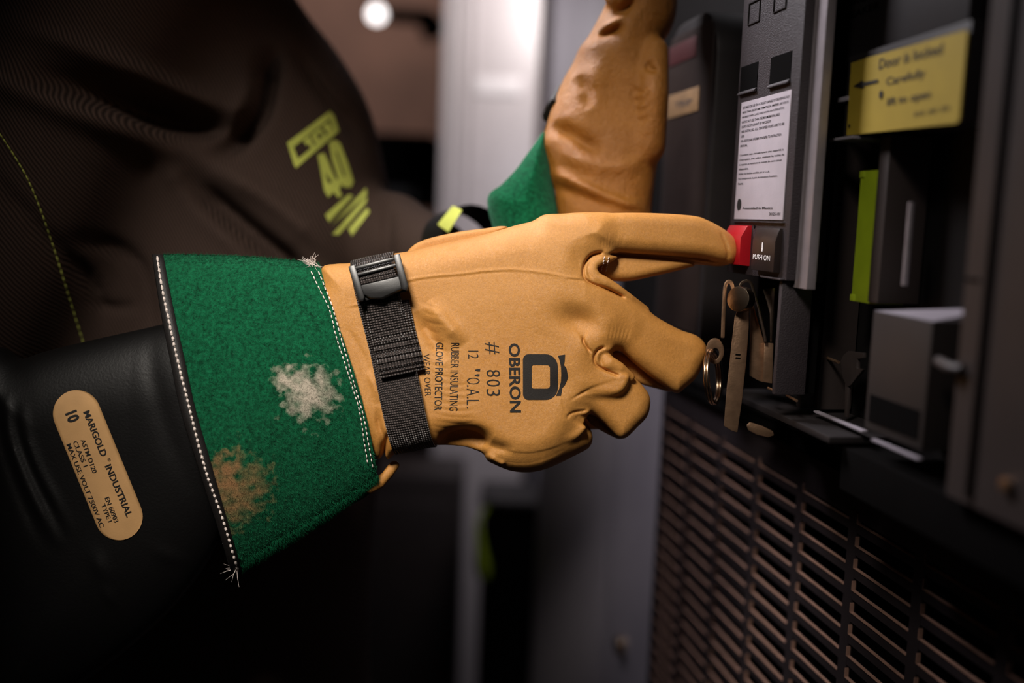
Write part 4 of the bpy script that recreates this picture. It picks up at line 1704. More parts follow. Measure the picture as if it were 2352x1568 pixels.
# ================================================================== the switchgear on the right
A0 = P(1700, 560, 0.595)
_vp = FD + RT * ((770 - CX) / F) - UP * ((490 - CY) / F)
_vp.z = 0
_vp.normalize()
EU = -_vp                                   # along the panel, towards the viewer
EV = Vector((0, 0, 1))
EW = Vector((_vp.y * -1, _vp.x, 0))         # out of the panel
if EW.x > 0: EW = -EW


def uv_at(px, py, w):
    d = FD + RT * ((px - CX) / F) - UP * ((py - CY) / F)
    t = (w - (CAM - A0).dot(EW)) / d.dot(EW)
    q = CAM + d * t - A0
    return q.dot(EU), q.dot(EV)


def W3(u, v, w):
    return A0 + EU * u + EV * v + EW * w


def box_uv(mb, u0, u1, v0, v1, w0, w1):
    p = [W3(u, v, w0) for u, v in ((u0, v0), (u1, v0), (u1, v1), (u0, v1))]
    q = [W3(u, v, w1) for u, v in ((u0, v0), (u1, v0), (u1, v1), (u0, v1))]
    return mb.prism(p, q)


def box_px(mb, tl, br, w0, w1, pad=(0, 0, 0, 0)):
    """box whose front face (at w1) has these top-left and bottom-right corners in the photo"""
    u0, v1 = uv_at(tl[0], tl[1], w1)
    u1, v0 = uv_at(br[0], br[1], w1)
    return box_uv(mb, u0 - pad[0], u1 + pad[1], v0 - pad[2], v1 + pad[3], w0, w1)


def poly_px(mb, pts, w0, w1):
    c = [uv_at(x, y, w1) for x, y in pts]
    return mb.prism([W3(u, v, w0) for u, v in c], [W3(u, v, w1) for u, v in c])


def profile_u(mb, u0, u1, prof):
    """prism along u with a (w, v) outline"""
    return mb.prism([W3(u0, v, w) for w, v in prof], [W3(u1, v, w) for w, v in prof])


def text_uv(mb, s, u0, v0, u1, h, w, bold=0.0, thick=0.0):
    v, f, wd, hh = text2d(s, bold)
    pts = [W3(u0 + (u1 - u0) * x / wd, v0 + h * y / hh, w) for x, y in v]
    mb.add(pts, f)


def text_px(mb, s, p0, p1, hpx, w, bold=0.0):
    """baseline from p0 to p1 in the photo on plane w"""
    u0, v0 = uv_at(p0[0], p0[1], w)
    u1, v1 = uv_at(p1[0], p1[1], w)
    _, vt = uv_at(p0[0], p0[1] - hpx, w)
    v, f, wd, hh = text2d(s, bold)
    pts = [W3(u0 + (u1 - u0) * x / wd, v0 + (v1 - v0) * x / wd + (vt - v0) * y / hh, w) for x, y in v]
    mb.add(pts, f)


def empty_at(name, p, label, cat, group=None):
    return empty(name, p, label, cat, group)


ZB = -0.055                                   # plane of the cabinet sheet
# ------------------------------------------------------------------ breaker with the red and black buttons
CB = empty_at('circuit_breaker', A0 + EW * -0.03 - EV * 0.03, 'dark circuit breaker with silver text label, red button and black PUSH ON button', 'circuit breaker', 'circuit breakers in the row')
u0, _ = uv_at(1683, 560, 0)
u1, _ = uv_at(1800, 560, 0)
_, vtop = uv_at(1750, -140, 0)
_, vb = uv_at(1775, 640, 0)
_, vbb = uv_at(1775, 905, 0)
mb = MB()
uL = uv_at(1690, 300, 0)[0]
uR = uv_at(1829, 300, 0)[0]
box_uv(mb, uL, uR, vb, vtop, -0.018, 0)
uS = uv_at(1796, 560, 0)[0]
box_uv(mb, uS, uR - 0.004, vbb, vb - 0.0003, -0.018, 0)
mb.build('faceplate', M['moulded'], CB, bevel=0.0008)
mb = MB()
box_uv(mb, uL + 0.002, uS - 0.0005, vbb, vb - 0.0012, -0.0255, -0.020)
mb.build('lower_recess', M['hole'], CB)
for (tl, br) in (((1722, 8), (1745, 48)), ((1781, -28), (1806, 18))):
    mb = MB()
    a, b = uv_at(*tl, 0); c, d = uv_at(*br, 0)
    t = 0.0006
    out0 = [W3(x, y, -0.0005) for x, y in ((a, d), (c, d), (c, b), (a, b))]
    in0 = [W3(x, y, -0.0005) for x, y in ((a + t, d + t), (c - t, d + t), (c - t, b - t), (a + t, b - t))]
    out1 = [W3(x, y, 0.0007) for x, y in ((a, d), (c, d), (c, b), (a, b))]
    in1 = [W3(x, y, 0.0007) for x, y in ((a + t, d + t), (c - t, d + t), (c - t, b - t), (a + t, b - t))]
    mb.frame(out0, in0, out1, in1)
    mb.build('raised_square', M['moulded_smooth'], CB)
for (tl, br) in (((1703, 155), (1738, 209)), ((1772, 133), (1815, 190))):
    mb = MB()
    a, b = uv_at(*tl, 0); c, d = uv_at(*br, 0)
    box_uv(mb, a, c, d, b, -0.004, 0.0003)
    W_ = mb.build('window', M['hole'], CB)
    mb = MB()
    h = 0.0022
    profile_u(mb, a, c, [(-0.001, d), (0.0018, d), (0.0018, d + 0.0006), (0.0002, d + h), (-0.001, d + h)])
    mb.build('window_sill', M['moulded'], W_)
mb = MB()
box_px(mb, (1703, 236), (1797, 505), 0, 0.0006)
LBL = mb.build('rating_label', M['label_silver'], CB, bevel=0.0002, label='silver rating label with fine black print')
tx = MB()
la, lb_ = uv_at(1704, 237, 0.0007)
lc, ld = uv_at(1797, 505, 0.0007)
Wd, Ht = lc - la, lb_ - ld
lines = ['SUITABLE FOR USE ON A CIRCUIT CAPABLE OF DELIVERING NOT', 'MORE THAN 200,000 RMS SYMMETRICAL AMPERES, 600 VOLTS', 'MAXIMUM WHEN CLASS J FUSES HAVING AN INTERRUPTING',
         'RATING NOT LESS THAN THE MAXIMUM AVAILABLE', 'SHORT CIRCUIT CURRENT OF THE CIRCUIT', 'ARE INSTALLED. U.L. CERTIFIED FUSES ARE TO BE', 'USED.', 'FOR ADDITIONAL INFORMATION REFER TO INSTRUCTION', 'MANUAL.', '',
         'Convient aux circuits ayant une capacité à', "l'interruption, avec calibre, employer les fusibles de", 'la capacité au maximum et courant de court-circuit', 'disponible.',
         'Utiliser les fusibles certifiés par la C.S.A.', "Pour renseignements, le guide des instructions d'installation.", 'fourni.']
widths = [0.95, 0.93, 0.86, 0.78, 0.62, 0.88, 0.08, 0.84, 0.16, 0, 0.90, 0.92, 0.88, 0.22, 0.66, 0.82, 0.12]
for i, (s, wd) in enumerate(zip(lines, widths)):
    if not s: continue
    vv_ = lb_ - Ht * (0.055 + i * 0.0405)
    text_uv(tx, s, la + Wd * 0.03, vv_, la + Wd * (0.03 + wd), Ht * 0.02, 0.00075, 0.012)
text_uv(tx, 'Assembled in Mexico', la + Wd * 0.17, ld + Ht * 0.085, la + Wd * 0.8, Ht * 0.02, 0.00075, 0.012)
text_uv(tx, '30125-101', la + Wd * 0.74, ld + Ht * 0.035, la + Wd * 0.95, Ht * 0.024, 0.00075, 0.012)
ov = [W3(la + Wd * (0.085 + 0.05 * math.cos(k * math.pi / 12)), ld + Ht * (0.125 + 0.052 * math.sin(k * math.pi / 12)), 0.00075) for k in range(24)]
tx.add(ov, [tuple(range(24))])
tx.build('label_text', M['black_text'], LBL)
mb = MB()
box_px(mb, (1682, 508), (1797, 512), -0.001, 0.0016)
mb.build('label_ledge', M['moulded'], CB, bevel=0.0004)


def push_button(name, pxl, pxr, pyt, pyb, proj, m, label):
    a, vt = uv_at(pxl, pyt, 0)
    b, vb_ = uv_at(pxr, pyb, 0)
    h = vt - vb_
    mb = MB()
    profile_u(mb, a, b, [(-0.003, vb_), (proj, vb_ + h * 0.03), (proj, vb_ + h * 0.70), (proj * 0.45, vt - h * 0.02), (-0.003, vt)])
    o = mb.build(name, m, CB, bevel=0.0005, label=label)
    return o, a, b, vt, vb_


push_button('off_button', 1686, 1721, 516, 612, 0.0065, M['red'], 'red push button under the fingertip')
OB, a, b, vt, vb_ = push_button('on_button', 1746, 1791, 521, 629, 0.004, M['button'], 'black push button marked I PUSH ON')
mb = MB()
h = vt - vb_
text_uv(mb, 'PUSH ON', a + (b - a) * 0.08, vb_ + h * 0.27, a + (b - a) * 0.84, h * 0.115, 0.0042, 0.004)
mb.prism([W3(x, y, 0.0042) for x, y in ((a + (b - a) * 0.46, vb_ + h * 0.46), (a + (b - a) * 0.50, vb_ + h * 0.46), (a + (b - a) * 0.50, vb_ + h * 0.66), (a + (b - a) * 0.46, vb_ + h * 0.66))],
         [W3(x, y, 0.00435) for x, y in ((a + (b - a) * 0.46, vb_ + h * 0.46), (a + (b - a) * 0.50, vb_ + h * 0.46), (a + (b - a) * 0.50, vb_ + h * 0.66), (a + (b - a) * 0.46, vb_ + h * 0.66))])
mb.build('button_text', M['white_text'], OB)
mb = MB()
for (x, y, r) in ((1731, 569, 0.0007), (1734, 521, 0.0006)):
    c = uv_at(x, y, 0)
    mb.prism([W3(c[0] + r * math.cos(k * math.pi / 8), c[1] + 1.6 * r * math.sin(k * math.pi / 8), 0.0001) for k in range(16)],
             [W3(c[0] + r * math.cos(k * math.pi / 8), c[1] + 1.6 * r * math.sin(k * math.pi / 8), 0.0004) for k in range(16)])
mb.build('screw_hole', M['hole'], CB)
mb = MB()
box_px(mb, (1745, 632), (1792, 644), -0.004, 0.0022)
mb.build('button_ledge', M['moulded'], CB, bevel=0.0006)

# ------------------------------------------------------------------ aluminium rail beside it
mb = MB()
ra, _ = uv_at(1836, 300, -0.006)
rb, _ = uv_at(1879, 300, -0.006)
_, rt_ = uv_at(1870, -160, -0.006)
_, rbm = uv_at(1837, 662, -0.006)
box_uv(mb, ra, rb, rbm, rt_, -0.011, -0.006)
box_uv(mb, ra + (rb - ra) * 0.38, ra + (rb - ra) * 0.47, rbm, rt_, -0.006, -0.0055)
o = mb.build('mounting_rail', M['alu'], None, bevel=0.0005)
tag(o, 'tall flat aluminium rail between the breaker and the yellow label', 'rail')

# ------------------------------------------------------------------ lock hasp in bare steel
def plate(mb, poly, d, th):
    return mb.prism([P(x, y, d) for x, y in poly], [P(x, y, d + th) for x, y in poly])


def strip(mb, pts, d, depth, th):
    q = catmull(pts, 6, False)
    n = len(q)
    nrm = []
    for i in range(n):
        t = q[min(i + 1, n - 1)] - q[max(i - 1, 0)]
        t /= np.linalg.norm(t)
        nrm.append(np.array([-t[1], t[0]]))
    vs_ = []
    for i in range(n):
        for o, dd in ((th / 2, d), (-th / 2, d), (-th / 2, d + depth), (th / 2, d + depth)):
            p = q[i] + nrm[i] * o
            vs_.append(P(p[0], p[1], dd))
    fs = []
    for i in range(n - 1):
        for k in range(4):
            fs.append((i * 4 + k, i * 4 + (k + 1) % 4, (i + 1) * 4 + (k + 1) % 4, (i + 1) * 4 + k))
    fs += [(0, 1, 2, 3), tuple((n - 1) * 4 + k for k in (3, 2, 1, 0))]
    return mb.add(vs_, fs)


HB = empty('lock_hasp', P(1700, 990, 0.578), 'steel lock hasp hanging below the red button, with flat bar and pin', 'hasp')
mb = MB()
plate(mb, [(1687, 728), (1696, 706), (1722, 692), (1720, 752), (1714, 830), (1705, 916), (1694, 993), (1680, 989), (1662, 978), (1669, 890), (1679, 800)], 0.570, 0.003)
mb.build('flat_bar', M['steel_dull'], HB, bevel=0.0007)
mb = MB()
c0 = P(1701, 687, 0.5665)
ax = (EW * 0.75 - FD * 0.66 + UP * 0.02).normalized()
mb.tube([c0 - ax * 0.004, c0 - ax * 0.0005, c0 + ax * 0.003], 0.0072, 40)
mb.build('pin_head', M['steel'], HB, bevel=0.0006)
mb = MB()
mb.tube([c0 - ax * 0.0046, c0 - ax * 0.0041], 0.0062, 40)
mb.build('pin_face', M['cab_brown'], HB, bevel=0.0002, label='pin end with a dark reflection painted on')  # brown disc paints in the dark reflection on the pin end
mb = MB()
for (x, y) in ((1690, 812), (1690, 820)):
    plate(mb, [(x, y), (x + 11, y + 1), (x + 10, y + 4), (x - 1, y + 3)], 0.5697, 0.0005)
mb.build('stamped_mark', M['hole'], HB)
mb = MB()
strip(mb, [(1699, 668), (1702, 652), (1714, 645), (1726, 652), (1734, 682), (1745, 722), (1756, 768), (1758, 785)], 0.572, 0.010, 7)
mb.build('spring_clip', M['steel'], HB, bevel=0.0004)
mb = MB()
plate(mb, [(1724, 700), (1730, 698), (1752, 776), (1756, 790), (1753, 878), (1740, 873), (1721, 862)], 0.5795, 0.002)
mb.build('back_plate', M['steel_dull'], HB, bevel=0.0005)
mb = MB()
plate(mb, [(1755, 786), (1777, 788), (1774, 881), (1752, 877)], 0.5755, 0.006)
mb.build('stop_block', M['steel_dull'], HB, bevel=0.0007)
mb = MB()
plate(mb, [(1752, 664), (1781, 661), (1779, 720), (1774, 785), (1769, 784), (1768, 720), (1760, 690)], 0.582, 0.002)
mb.build('side_plate', M['steel'], HB, bevel=0.0004)
mb = MB()
strip(mb, [(1660, 776), (1662, 720), (1665, 665), (1671, 648), (1680, 650), (1686, 672)], 0.5845, 0.004, 9)
mb.build('rear_arm', M['steel_dull'], HB, bevel=0.0006)
mb = MB()
oc, ic = [], []
for k in range(24):
    a = 2 * math.pi * k / 24
    oc.append((1642 + 21 * math.cos(a), 806 + 30 * math.sin(a)))
    ic.append((1643 + 9 * math.cos(a), 812 + 13 * math.sin(a)))
mb.frame([P(x, y, 0.5815) for x, y in oc], [P(x, y, 0.5815) for x, y in ic], [P(x, y, 0.5845) for x, y in oc], [P(x, y, 0.5845) for x, y in ic])
mb.build('ring_tab', M['steel_dull'], HB, bevel=0.0004)
# split ring hanging from the tab
mb = MB()
rc = P(1637, 866, 0.581)
va = (UP * 0.985 + RT * -0.06).normalized()
ha = (RT * 0.42 + FD * 0.9).normalized()
for off in (-0.00085, 0.00085):
    nn = va.cross(ha).normalized() * off
    mb.tube([rc + nn + va * (0.0152 * math.cos(2 * math.pi * k / 48)) + ha * (0.0152 * math.sin(2 * math.pi * k / 48)) for k in range(48)], 0.00105, 10, closed=True)
o = mb.build('key_ring', M['steel'], None, smooth=True)
tag(o, 'small bright split ring hanging from the hasp tab beside the middle finger', 'ring')

# ------------------------------------------------------------------ next breaker, further along the row
CB2 = empty_at('circuit_breaker', W3(uv_at(1570, 560, 0)[0], A0.z * 0 - 0.06, -0.03), 'second dark circuit breaker with a small beige label, beside the raised glove', 'circuit breaker', 'circuit breakers in the row')
mb = MB()
ua, ub = uv_at(1512, 300, 0)[0], uv_at(1622, 300, 0)[0]
_, vt2 = uv_at(1580, 38, 0)
_, vb2 = uv_at(1580, 800, 0)
rad = (ub - ua) * 0.32
outl = [(ua, vb2), (ub, vb2)]
for k in range(9):
    a = math.pi / 2 * k / 8
    outl.append((ub - rad + rad * math.cos(a), vt2 - rad + rad * math.sin(a)))
for k in range(9):
    a = math.pi / 2 + math.pi / 2 * k / 8
    outl.append((ua + rad + rad * math.cos(a), vt2 - rad + rad * math.sin(a)))
mb.prism([W3(u, v, ZB + 0.001) for u, v in outl], [W3(u, v, -0.004) for u, v in outl])
mb.build('faceplate', M['moulded_smooth'], CB2, bevel=0.003)
mb = MB()
inn = [(ua + 0.006, vb2 + 0.01), (ub - 0.006, vb2 + 0.01), (ub - 0.006, vt2 - 0.016), (ub - 0.012, vt2 - 0.008), (ua + 0.012, vt2 - 0.008), (ua + 0.006, vt2 - 0.016)]
mb.prism([W3(u, v, -0.006) for u, v in inn], [W3(u, v, -0.0032) for u, v in inn])
mb.build('front_cover', M['button'], CB2, bevel=0.001)
mb = MB()
box_px(mb, (1535, 221), (1602, 254), -0.004, -0.0025)
LB2 = mb.build('rating_label', M['patch_dim'], CB2, bevel=0.0003, label='small beige label')
mb = MB()
text_px(mb, 'TRIP', (1550, 250), (1588, 240), 14, -0.0023, 0.01)
mb.build('label_text', M['grey_text'], LB2)
mb = MB()
box_px(mb, (1538, 110), (1598, 128), -0.004, -0.0026)
mb.build('name_strip', M['red_plain'], CB2, bevel=0.0003)

# ------------------------------------------------------------------ the cabinet that carries them
CAB = empty_at('switchgear_cabinet', W3(0.05, -A0.z, -0.2), 'long dark switchgear cabinet filling the right side, with a louvred lower door', 'cabinet')
_, vsplit = uv_at(1760, 960, ZB)
_, vtopc = uv_at(1760, -900, ZB)
UN, UF = 0.55, -1.1
mb = MB()
box_uv(mb, uv_at(1500, 300, ZB)[0] - 0.09, UN, vsplit, vtopc + 0.3, -0.34, ZB - 0.0012)
mb.build('equipment_panel', M['sheet_black'], CAB, bevel=0.001)
WV = -0.066
mb = MB()
box_uv(mb, uv_at(1496, 1200, WV)[0], UN, vsplit - 0.012, vsplit, -0.3, ZB - 0.004)
mb.build('lower_edge', M['hole'], CAB)
# louvred door: long slots in rows, between plain margins
c4 = uv_at(2120.6, 1353, WV)
c4b = uv_at(2114, 1409, WV)
c3 = uv_at(1953, 1407, WV)
e4 = uv_at(2290, 1467, WV)
ROWP = abs(c4[1] - c4b[1])
COLP = abs(c4[0] - c3[0])
SLOT = abs(e4[0] - c4[0])
print('VENT pitch', ROWP, COLP, SLOT, c4, c3, e4)
ur0 = c4[0]
uleft = uv_at(1520, 1250, WV)[0]
ncolL = int(math.ceil((ur0 - uleft) / COLP))
vbot = -A0.z + 0.10
vtopv = vsplit - 0.016
mb = MB()
th = 0.0026
k0 = math.floor((vtopv - c4[1]) / ROWP)
cols = range(-ncolL, 3)
ug0 = ur0 - ncolL * COLP
ug1 = ur0 + 2 * COLP + SLOT
barh = ROWP * 0.42
rows = []
for k in range(k0 - 34, k0):
    v = c4[1] + k * ROWP
    if v < vbot: continue
    rows.append(v)
    box_uv(mb, ug0, ug1, v - barh, v, WV - th, WV)
vlo, vhi = min(rows) - barh, max(rows) + ROWP - barh
for i in cols:
    a = ur0 + i * COLP
    box_uv(mb, a + SLOT, a + COLP, vlo, vhi, WV - th, WV + 0.0002)
box_uv(mb, ug0 - 0.012, ug0, vlo - 0.02, vtopv, WV - 0.02, WV + 0.0002)
box_uv(mb, ug0, ug1 + 0.03, vhi - ROWP * 0.4, vtopv, WV - th, WV)
box_uv(mb, ug0, ug1 + 0.03, vlo - 0.03, vlo, WV - th, WV)
mb.build('vent_grille', M['vent'], CAB)
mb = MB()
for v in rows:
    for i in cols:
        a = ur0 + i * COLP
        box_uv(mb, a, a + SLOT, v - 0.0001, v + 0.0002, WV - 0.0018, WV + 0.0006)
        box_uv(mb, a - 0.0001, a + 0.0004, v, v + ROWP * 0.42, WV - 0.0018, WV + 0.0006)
mb.build('slot_lip', M['lit_edge'], CAB)  # lighter strips stand in for light caught by the slot edges
mb = MB()
box_uv(mb, ug0, ug1 + 0.03, vlo, vhi, -0.30, -0.16)
mb.build('vent_interior', M['hole'], CAB)
# plain sheet of the next doors down the row
mb = MB()
um = ug0 - 0.013
box_uv(mb, um - 0.16, um, -A0.z + 0.05, vsplit + 0.02, -0.3, WV)
mb.build('door_panel', M['cab_grey'], CAB, bevel=0.002)
mb = MB()
box_uv(mb, um - 0.55, um - 0.165, -A0.z + 0.05, vsplit + 0.02, -0.3, WV - 0.002)
mb.build('door_panel', M['cab_grey'], CAB, bevel=0.002)
bolt = uv_at(1432, 1483, WV)
mb = MB()
mb.tube([W3(bolt[0], bolt[1], WV - 0.002), W3(bolt[0], bolt[1], WV + 0.008)], 0.010, 16)
mb.build('door_bolt', M['steel'], CAB, bevel=0.002)
# latch tongue under the hasp
mb = MB()
plate(mb, [(1714, 976), (1722, 968), (1752, 978), (1776, 990), (1779, 1000), (1764, 1004), (1738, 998), (1718, 988)], 0.574, 0.010)
mb.build('latch_tongue', M['steel_dull'], CAB, bevel=0.001)
mb = MB()
box_px(mb, (1660, 905), (1905, 1003), ZB, -0.01)
_sh = uv_at(1905, 905, -0.01), uv_at(1660, 905, -0.01), uv_at(1905, 1003, -0.01)
mb.build('breaker_shelf', M['cab_dark'], CAB, bevel=0.001)
mb = MB()
_su = uv_at(1905, 950, -0.01)[0]
_st = min(uv_at(1905, 960, -0.01)[1], uv_at(2180, 1142, -0.012)[1] - 0.002, uv_at(2125, 1040, -0.018)[1] - 0.002)
box_uv(mb, _su + 0.0005, UN, _st - 0.022, _st, ZB, -0.018)
mb.build('breaker_shelf', M['hole'], CAB, bevel=0.001)  # black shelf added to cast shade over the vents
for (p0, p1, w) in (((1764, 891), (1781, 899), -0.008), ((1807, 908), (1830, 920), -0.012)):
    mb = MB()
    q0, q1 = uv_at(*p0, w), uv_at(*p1, w)
    mb.tube([W3(q0[0], q0[1], w), W3(q1[0], q1[1], w)], 0.0008, 8)
    mb.build('wire_end', M['steel_dull'], CAB, smooth=True)

# ------------------------------------------------------------------ control housing with the yellow label
HS = empty_at('control_housing', W3(uv_at(2060, 700, ZB)[0], -0.16, -0.03), 'dark control housing with a yellow caution label and a lime strip, right of the rail', 'housing')
mb = MB()
box_px(mb, (1906, -120), (2222, 62), ZB, -0.030)
HTOP = mb.build('top_plate', M['cab_dark'], HS, bevel=0.001)
mb = MB()
text_px(mb, 'CIRCUIT', (1938, 20), (2030, -14), 15, -0.0298, 0.012)
text_px(mb, 'BREAKER', (1930, 52), (2020, 18), 15, -0.0298, 0.012)
mb.build('raised_text', M['hole'], HTOP)
mb = MB()
box_px(mb, (1902, -120), (1868, 935), ZB, -0.030) if False else None
ua, ub = uv_at(1893, 500, -0.034)[0], uv_at(1906, 500, -0.034)[0]
_, v1 = uv_at(1900, -120, -0.034)
_, v0 = uv_at(1870, 938, -0.034)
box_uv(mb, ua - 0.002, ua + 0.0035, v0, v1, ZB, -0.026)
box_uv(mb, ua + 0.0035, ub + 0.002, v0, v1, ZB, -0.034)
mb.build('left_post', M['cab_brown'], HS, bevel=0.0008)
mb = MB()
box_px(mb, (1950, 130), (2212, 270), ZB, -0.024)
mb.build('label_bracket', M['cab_dark'], HS, bevel=0.0006)
mb = MB()
poly_px(mb, [(1955, 145), (1990, 133), (2217, 69), (2222, 74), (2203, 276), (2196, 283), (1944, 311)], -0.0238, -0.0228)
YL = mb.build('caution_label', M['yellow'], HS, label='yellow caution label with black text and arrow')
mb = MB()
wy = -0.0226
text_px(mb, 'Door is locked', (2018, 160), (2164, 124), 24, wy, 0.012)
text_px(mb, 'Carefully', (2034, 203), (2124, 182), 24, wy, 0.012)
text_px(mb, 'lift to open', (2036, 249), (2136, 231), 24, wy, 0.012)
text_px(mb, 'DS 50 30', (2100, 268), (2180, 253), 10, wy, 0.01)
poly_px(mb, [(1960, 198), (1980, 184), (1982, 189), (2016, 182), (2016, 189), (1983, 197), (1983, 203)], wy, wy + 0.0002)
for (x, y, r) in ((2024, 217, 0.0016), (1951, 289, 0.0008)):
    c = uv_at(x, y, wy)
    mb.prism([W3(c[0] + r * math.cos(k * math.pi / 8), c[1] + 1.2 * r * math.sin(k * math.pi / 8), wy) for k in range(16)],
             [W3(c[0] + r * math.cos(k * math.pi / 8), c[1] + 1.2 * r * math.sin(k * math.pi / 8), wy + 0.0003) for k in range(16)])
mb.build('label_text', M['black_text'], YL)
mb = MB()
box_px(mb, (1901, 320), (2190, 285), ZB, -0.020) if False else None
a, vq = uv_at(1903, 319, -0.020)
b, _ = uv_at(1958, 312, -0.020)
box_uv(mb, a, b, vq - 0.0014, vq, ZB, -0.020)
mb.build('label_shelf', M['cab_grey'], HS, bevel=0.0004)
mb = MB()
box_px(mb, (1924, 225), (1946, 231), ZB, -0.022)
mb.build('shelf_clip', M['cab_grey'], HS, bevel=0.0004)
mb = MB()
ga, gv1 = uv_at(1978, 393, -0.034)
gb, gv0 = uv_at(2001, 698, -0.034)
box_uv(mb, ga, ga + abs(gb - ga) + 0.0035, gv0, gv1, -0.05, -0.034)
box_uv(mb, ga - 0.0006, ga + 0.004, gv0, gv0 + 0.0035, -0.05, -0.0335)
box_uv(mb, ga - 0.0006, ga + 0.004, gv1 - 0.0035, gv1, -0.05, -0.0335)
mb.build('lime_strip', M['lime_plain'], HS, bevel=0.0003, label='lime plastic strip')
mb = MB()
a, v1 = uv_at(2022, 312, -0.032); b, v0 = uv_at(2030, 700, -0.032)
box_uv(mb, a, a + 0.010, v0, v1, ZB, -0.032)
mb.build('inner_post', M['cab_brown'], HS, bevel=0.001)
mb = MB()
q0, q1 = uv_at(2094, 464, -0.03), uv_at(2083, 656, -0.03)
mb.tube([W3(q0[0], q0[1], -0.03), W3(q0[0], q1[1], -0.03)], 0.0016, 10)
mb.build('operating_rod', M['alu'], HS, smooth=True)
# wedge-topped box under the rod
a, v1 = uv_at(2006, 714, -0.018)
b, _ = uv_at(2142, 742, -0.018)
_, v0 = uv_at(2125, 1040, -0.018)
hgt = uv_at(2146, 665, -0.018)[1] - uv_at(2146, 738, -0.018)[1]
mb = MB()
box_uv(mb, a, b, v0, v1, ZB, -0.018)
BX = mb.build('interlock_box', M['box_dark'], HS, bevel=0.001)
mb = MB()
e = 0.0002
mb.add([W3(a, v1 + e, -0.018), W3(b, v1 + e, -0.018), W3(b, v1 + e + 0.007, ZB), W3(a, v1 + e, ZB), W3(b, v1 + e, ZB)],
       [(0, 1, 2), (0, 2, 3), (1, 4, 2), (3, 2, 4), (0, 3, 4, 1)])
mb.build('wedge_top', M['cab_grey'], BX)  # paler grey puts the light on the sloped top into its colour
mb = MB()
box_px(mb, (1999, 905), (2106, 1010), -0.03, -0.0176)
mb.build('box_window', M['hole'], BX)
mb = MB()
a2, vv_ = uv_at(2003, 1006, -0.016); b2, _ = uv_at(2112, 1040, -0.016)
box_uv(mb, a2, b2, vv_ - 0.0012, vv_, -0.0178, -0.0155)
mb.build('window_sill', M['cab_grey'], BX, bevel=0.0005)
mb = MB()
a2, vv_ = uv_at(1870, 942, -0.026); b2, _ = uv_at(1982, 983, -0.026)
box_uv(mb, a2, b2, vv_ - 0.0012, vv_, -0.029, -0.0255)
mb.build('recess_sill', M['cab_grey'], HS, bevel=0.0005)
mb = MB()
poly_px(mb, [(1930, 830), (1937, 815), (1948, 806), (1982, 810), (1982, 822), (1968, 824), (1968, 846), (1982, 848), (1966, 868), (1954, 884), (1945, 889), (1936, 868)], -0.042, -0.040)
poly_px(mb, [(1941, 880), (1948, 884), (1944, 958), (1939, 956)], -0.042, -0.0402)
mb.build('key_lever', M['cab_brown'], HS, bevel=0.0003)
mb = MB()
q0, q1 = uv_at(1896, 820, -0.038), uv_at(1926, 832, -0.038)
mb.tube([W3(*q0, -0.038), W3(*q1, -0.038)], 0.0009, 8)
mb.build('lever_pin', M['steel_dull'], HS, smooth=True)

# ------------------------------------------------------------------ near housing at the right edge
NH = empty_at('meter_housing', W3(uv_at(2290, 800, 0)[0], -0.2, -0.03), 'brown-grey metal housing at the right edge of the view', 'housing')
a, _ = uv_at(2228, 500, -0.012)
_, v0 = uv_at(2180, 1142, -0.012)
mb = MB()
box_uv(mb, a, a + 0.26, v0, vtopc + 0.2, ZB, -0.012)
mb.build('housing_body', M['cab_brown'], NH, bevel=0.0015)
mb = MB()
a3 = uv_at(2262, 700, -0.012)[0]
box_uv(mb, a3, a3 + 0.0025, v0 + 0.004, vtopc + 0.1, -0.012, -0.0095)
mb.build('edge_rib', M['cab_brown'], NH, bevel=0.0008)
mb = MB()
q0, q1 = uv_at(2137, 830, -0.012), uv_at(2200, 842, -0.012)
mb.tube([W3(q0[0], q0[1], -0.016), W3(q1[0], q0[1], -0.009), W3(q1[0] + 0.004, q0[1], -0.011)], 0.0024, 12)
mb.build('latch', M['cab_brown'], NH, smooth=True)
for (tl, br) in (((2214, 637), (2250, 645)), ((2186, 851), (2228, 858))):
    mb = MB()
    c = uv_at(tl[0], tl[1], -0.0118); d = uv_at(br[0], br[1], -0.0118)
    box_uv(mb, max(c[0], a + 0.001), d[0], c[1] - 0.0012, c[1], -0.014, -0.0116)
    mb.build('slot', M['hole'], NH)
mb = MB()
c = uv_at(2317, 1114, -0.012)
mb.tube([W3(c[0], c[1], -0.013), W3(c[0], c[1], -0.0095)], 0.0028, 18)
mb.build('screw_head', M['steel_dull'], NH, bevel=0.0005)

# ================================================================== the room behind
def quad(name, pts, m, kind='structure', th=None):
    o = obj(name, pts, [tuple(range(len(pts)))], m)
    o['kind'] = kind
    return o


def slab(name, lo, hi, m, kind='structure'):
    mb = MB()
    (x0, y0, z0), (x1, y1, z1) = lo, hi
    mb.prism([(x0, y0, z0), (x1, y0, z0), (x1, y1, z0), (x0, y1, z0)], [(x0, y0, z1), (x1, y0, z1), (x1, y1, z1), (x0, y1, z1)])
    o = mb.build(name, m, None)
    if kind: o['kind'] = kind
    return o


slab('floor', (-2.6, -1.2, -0.1), (2.2, 3.4, 0), M['floor'])
slab('wall_back', (-2.6, 3.4, 0), (2.2, 3.5, 2.7), M['wall'])
slab('wall_left', (-2.7, -1.2, 0), (-2.6, 3.4, 2.7), M['wall'])


def wbox(mb, x0, x1, y0, y1, z0, z1):
    return mb.prism([(x0, y0, z0), (x1, y0, z0), (x1, y1, z0), (x0, y1, z0)], [(x0, y0, z1), (x1, y0, z1), (x1, y1, z1), (x0, y1, z1)])


def px_of(px, py, d):
    q = P(px, py, d)
    return q


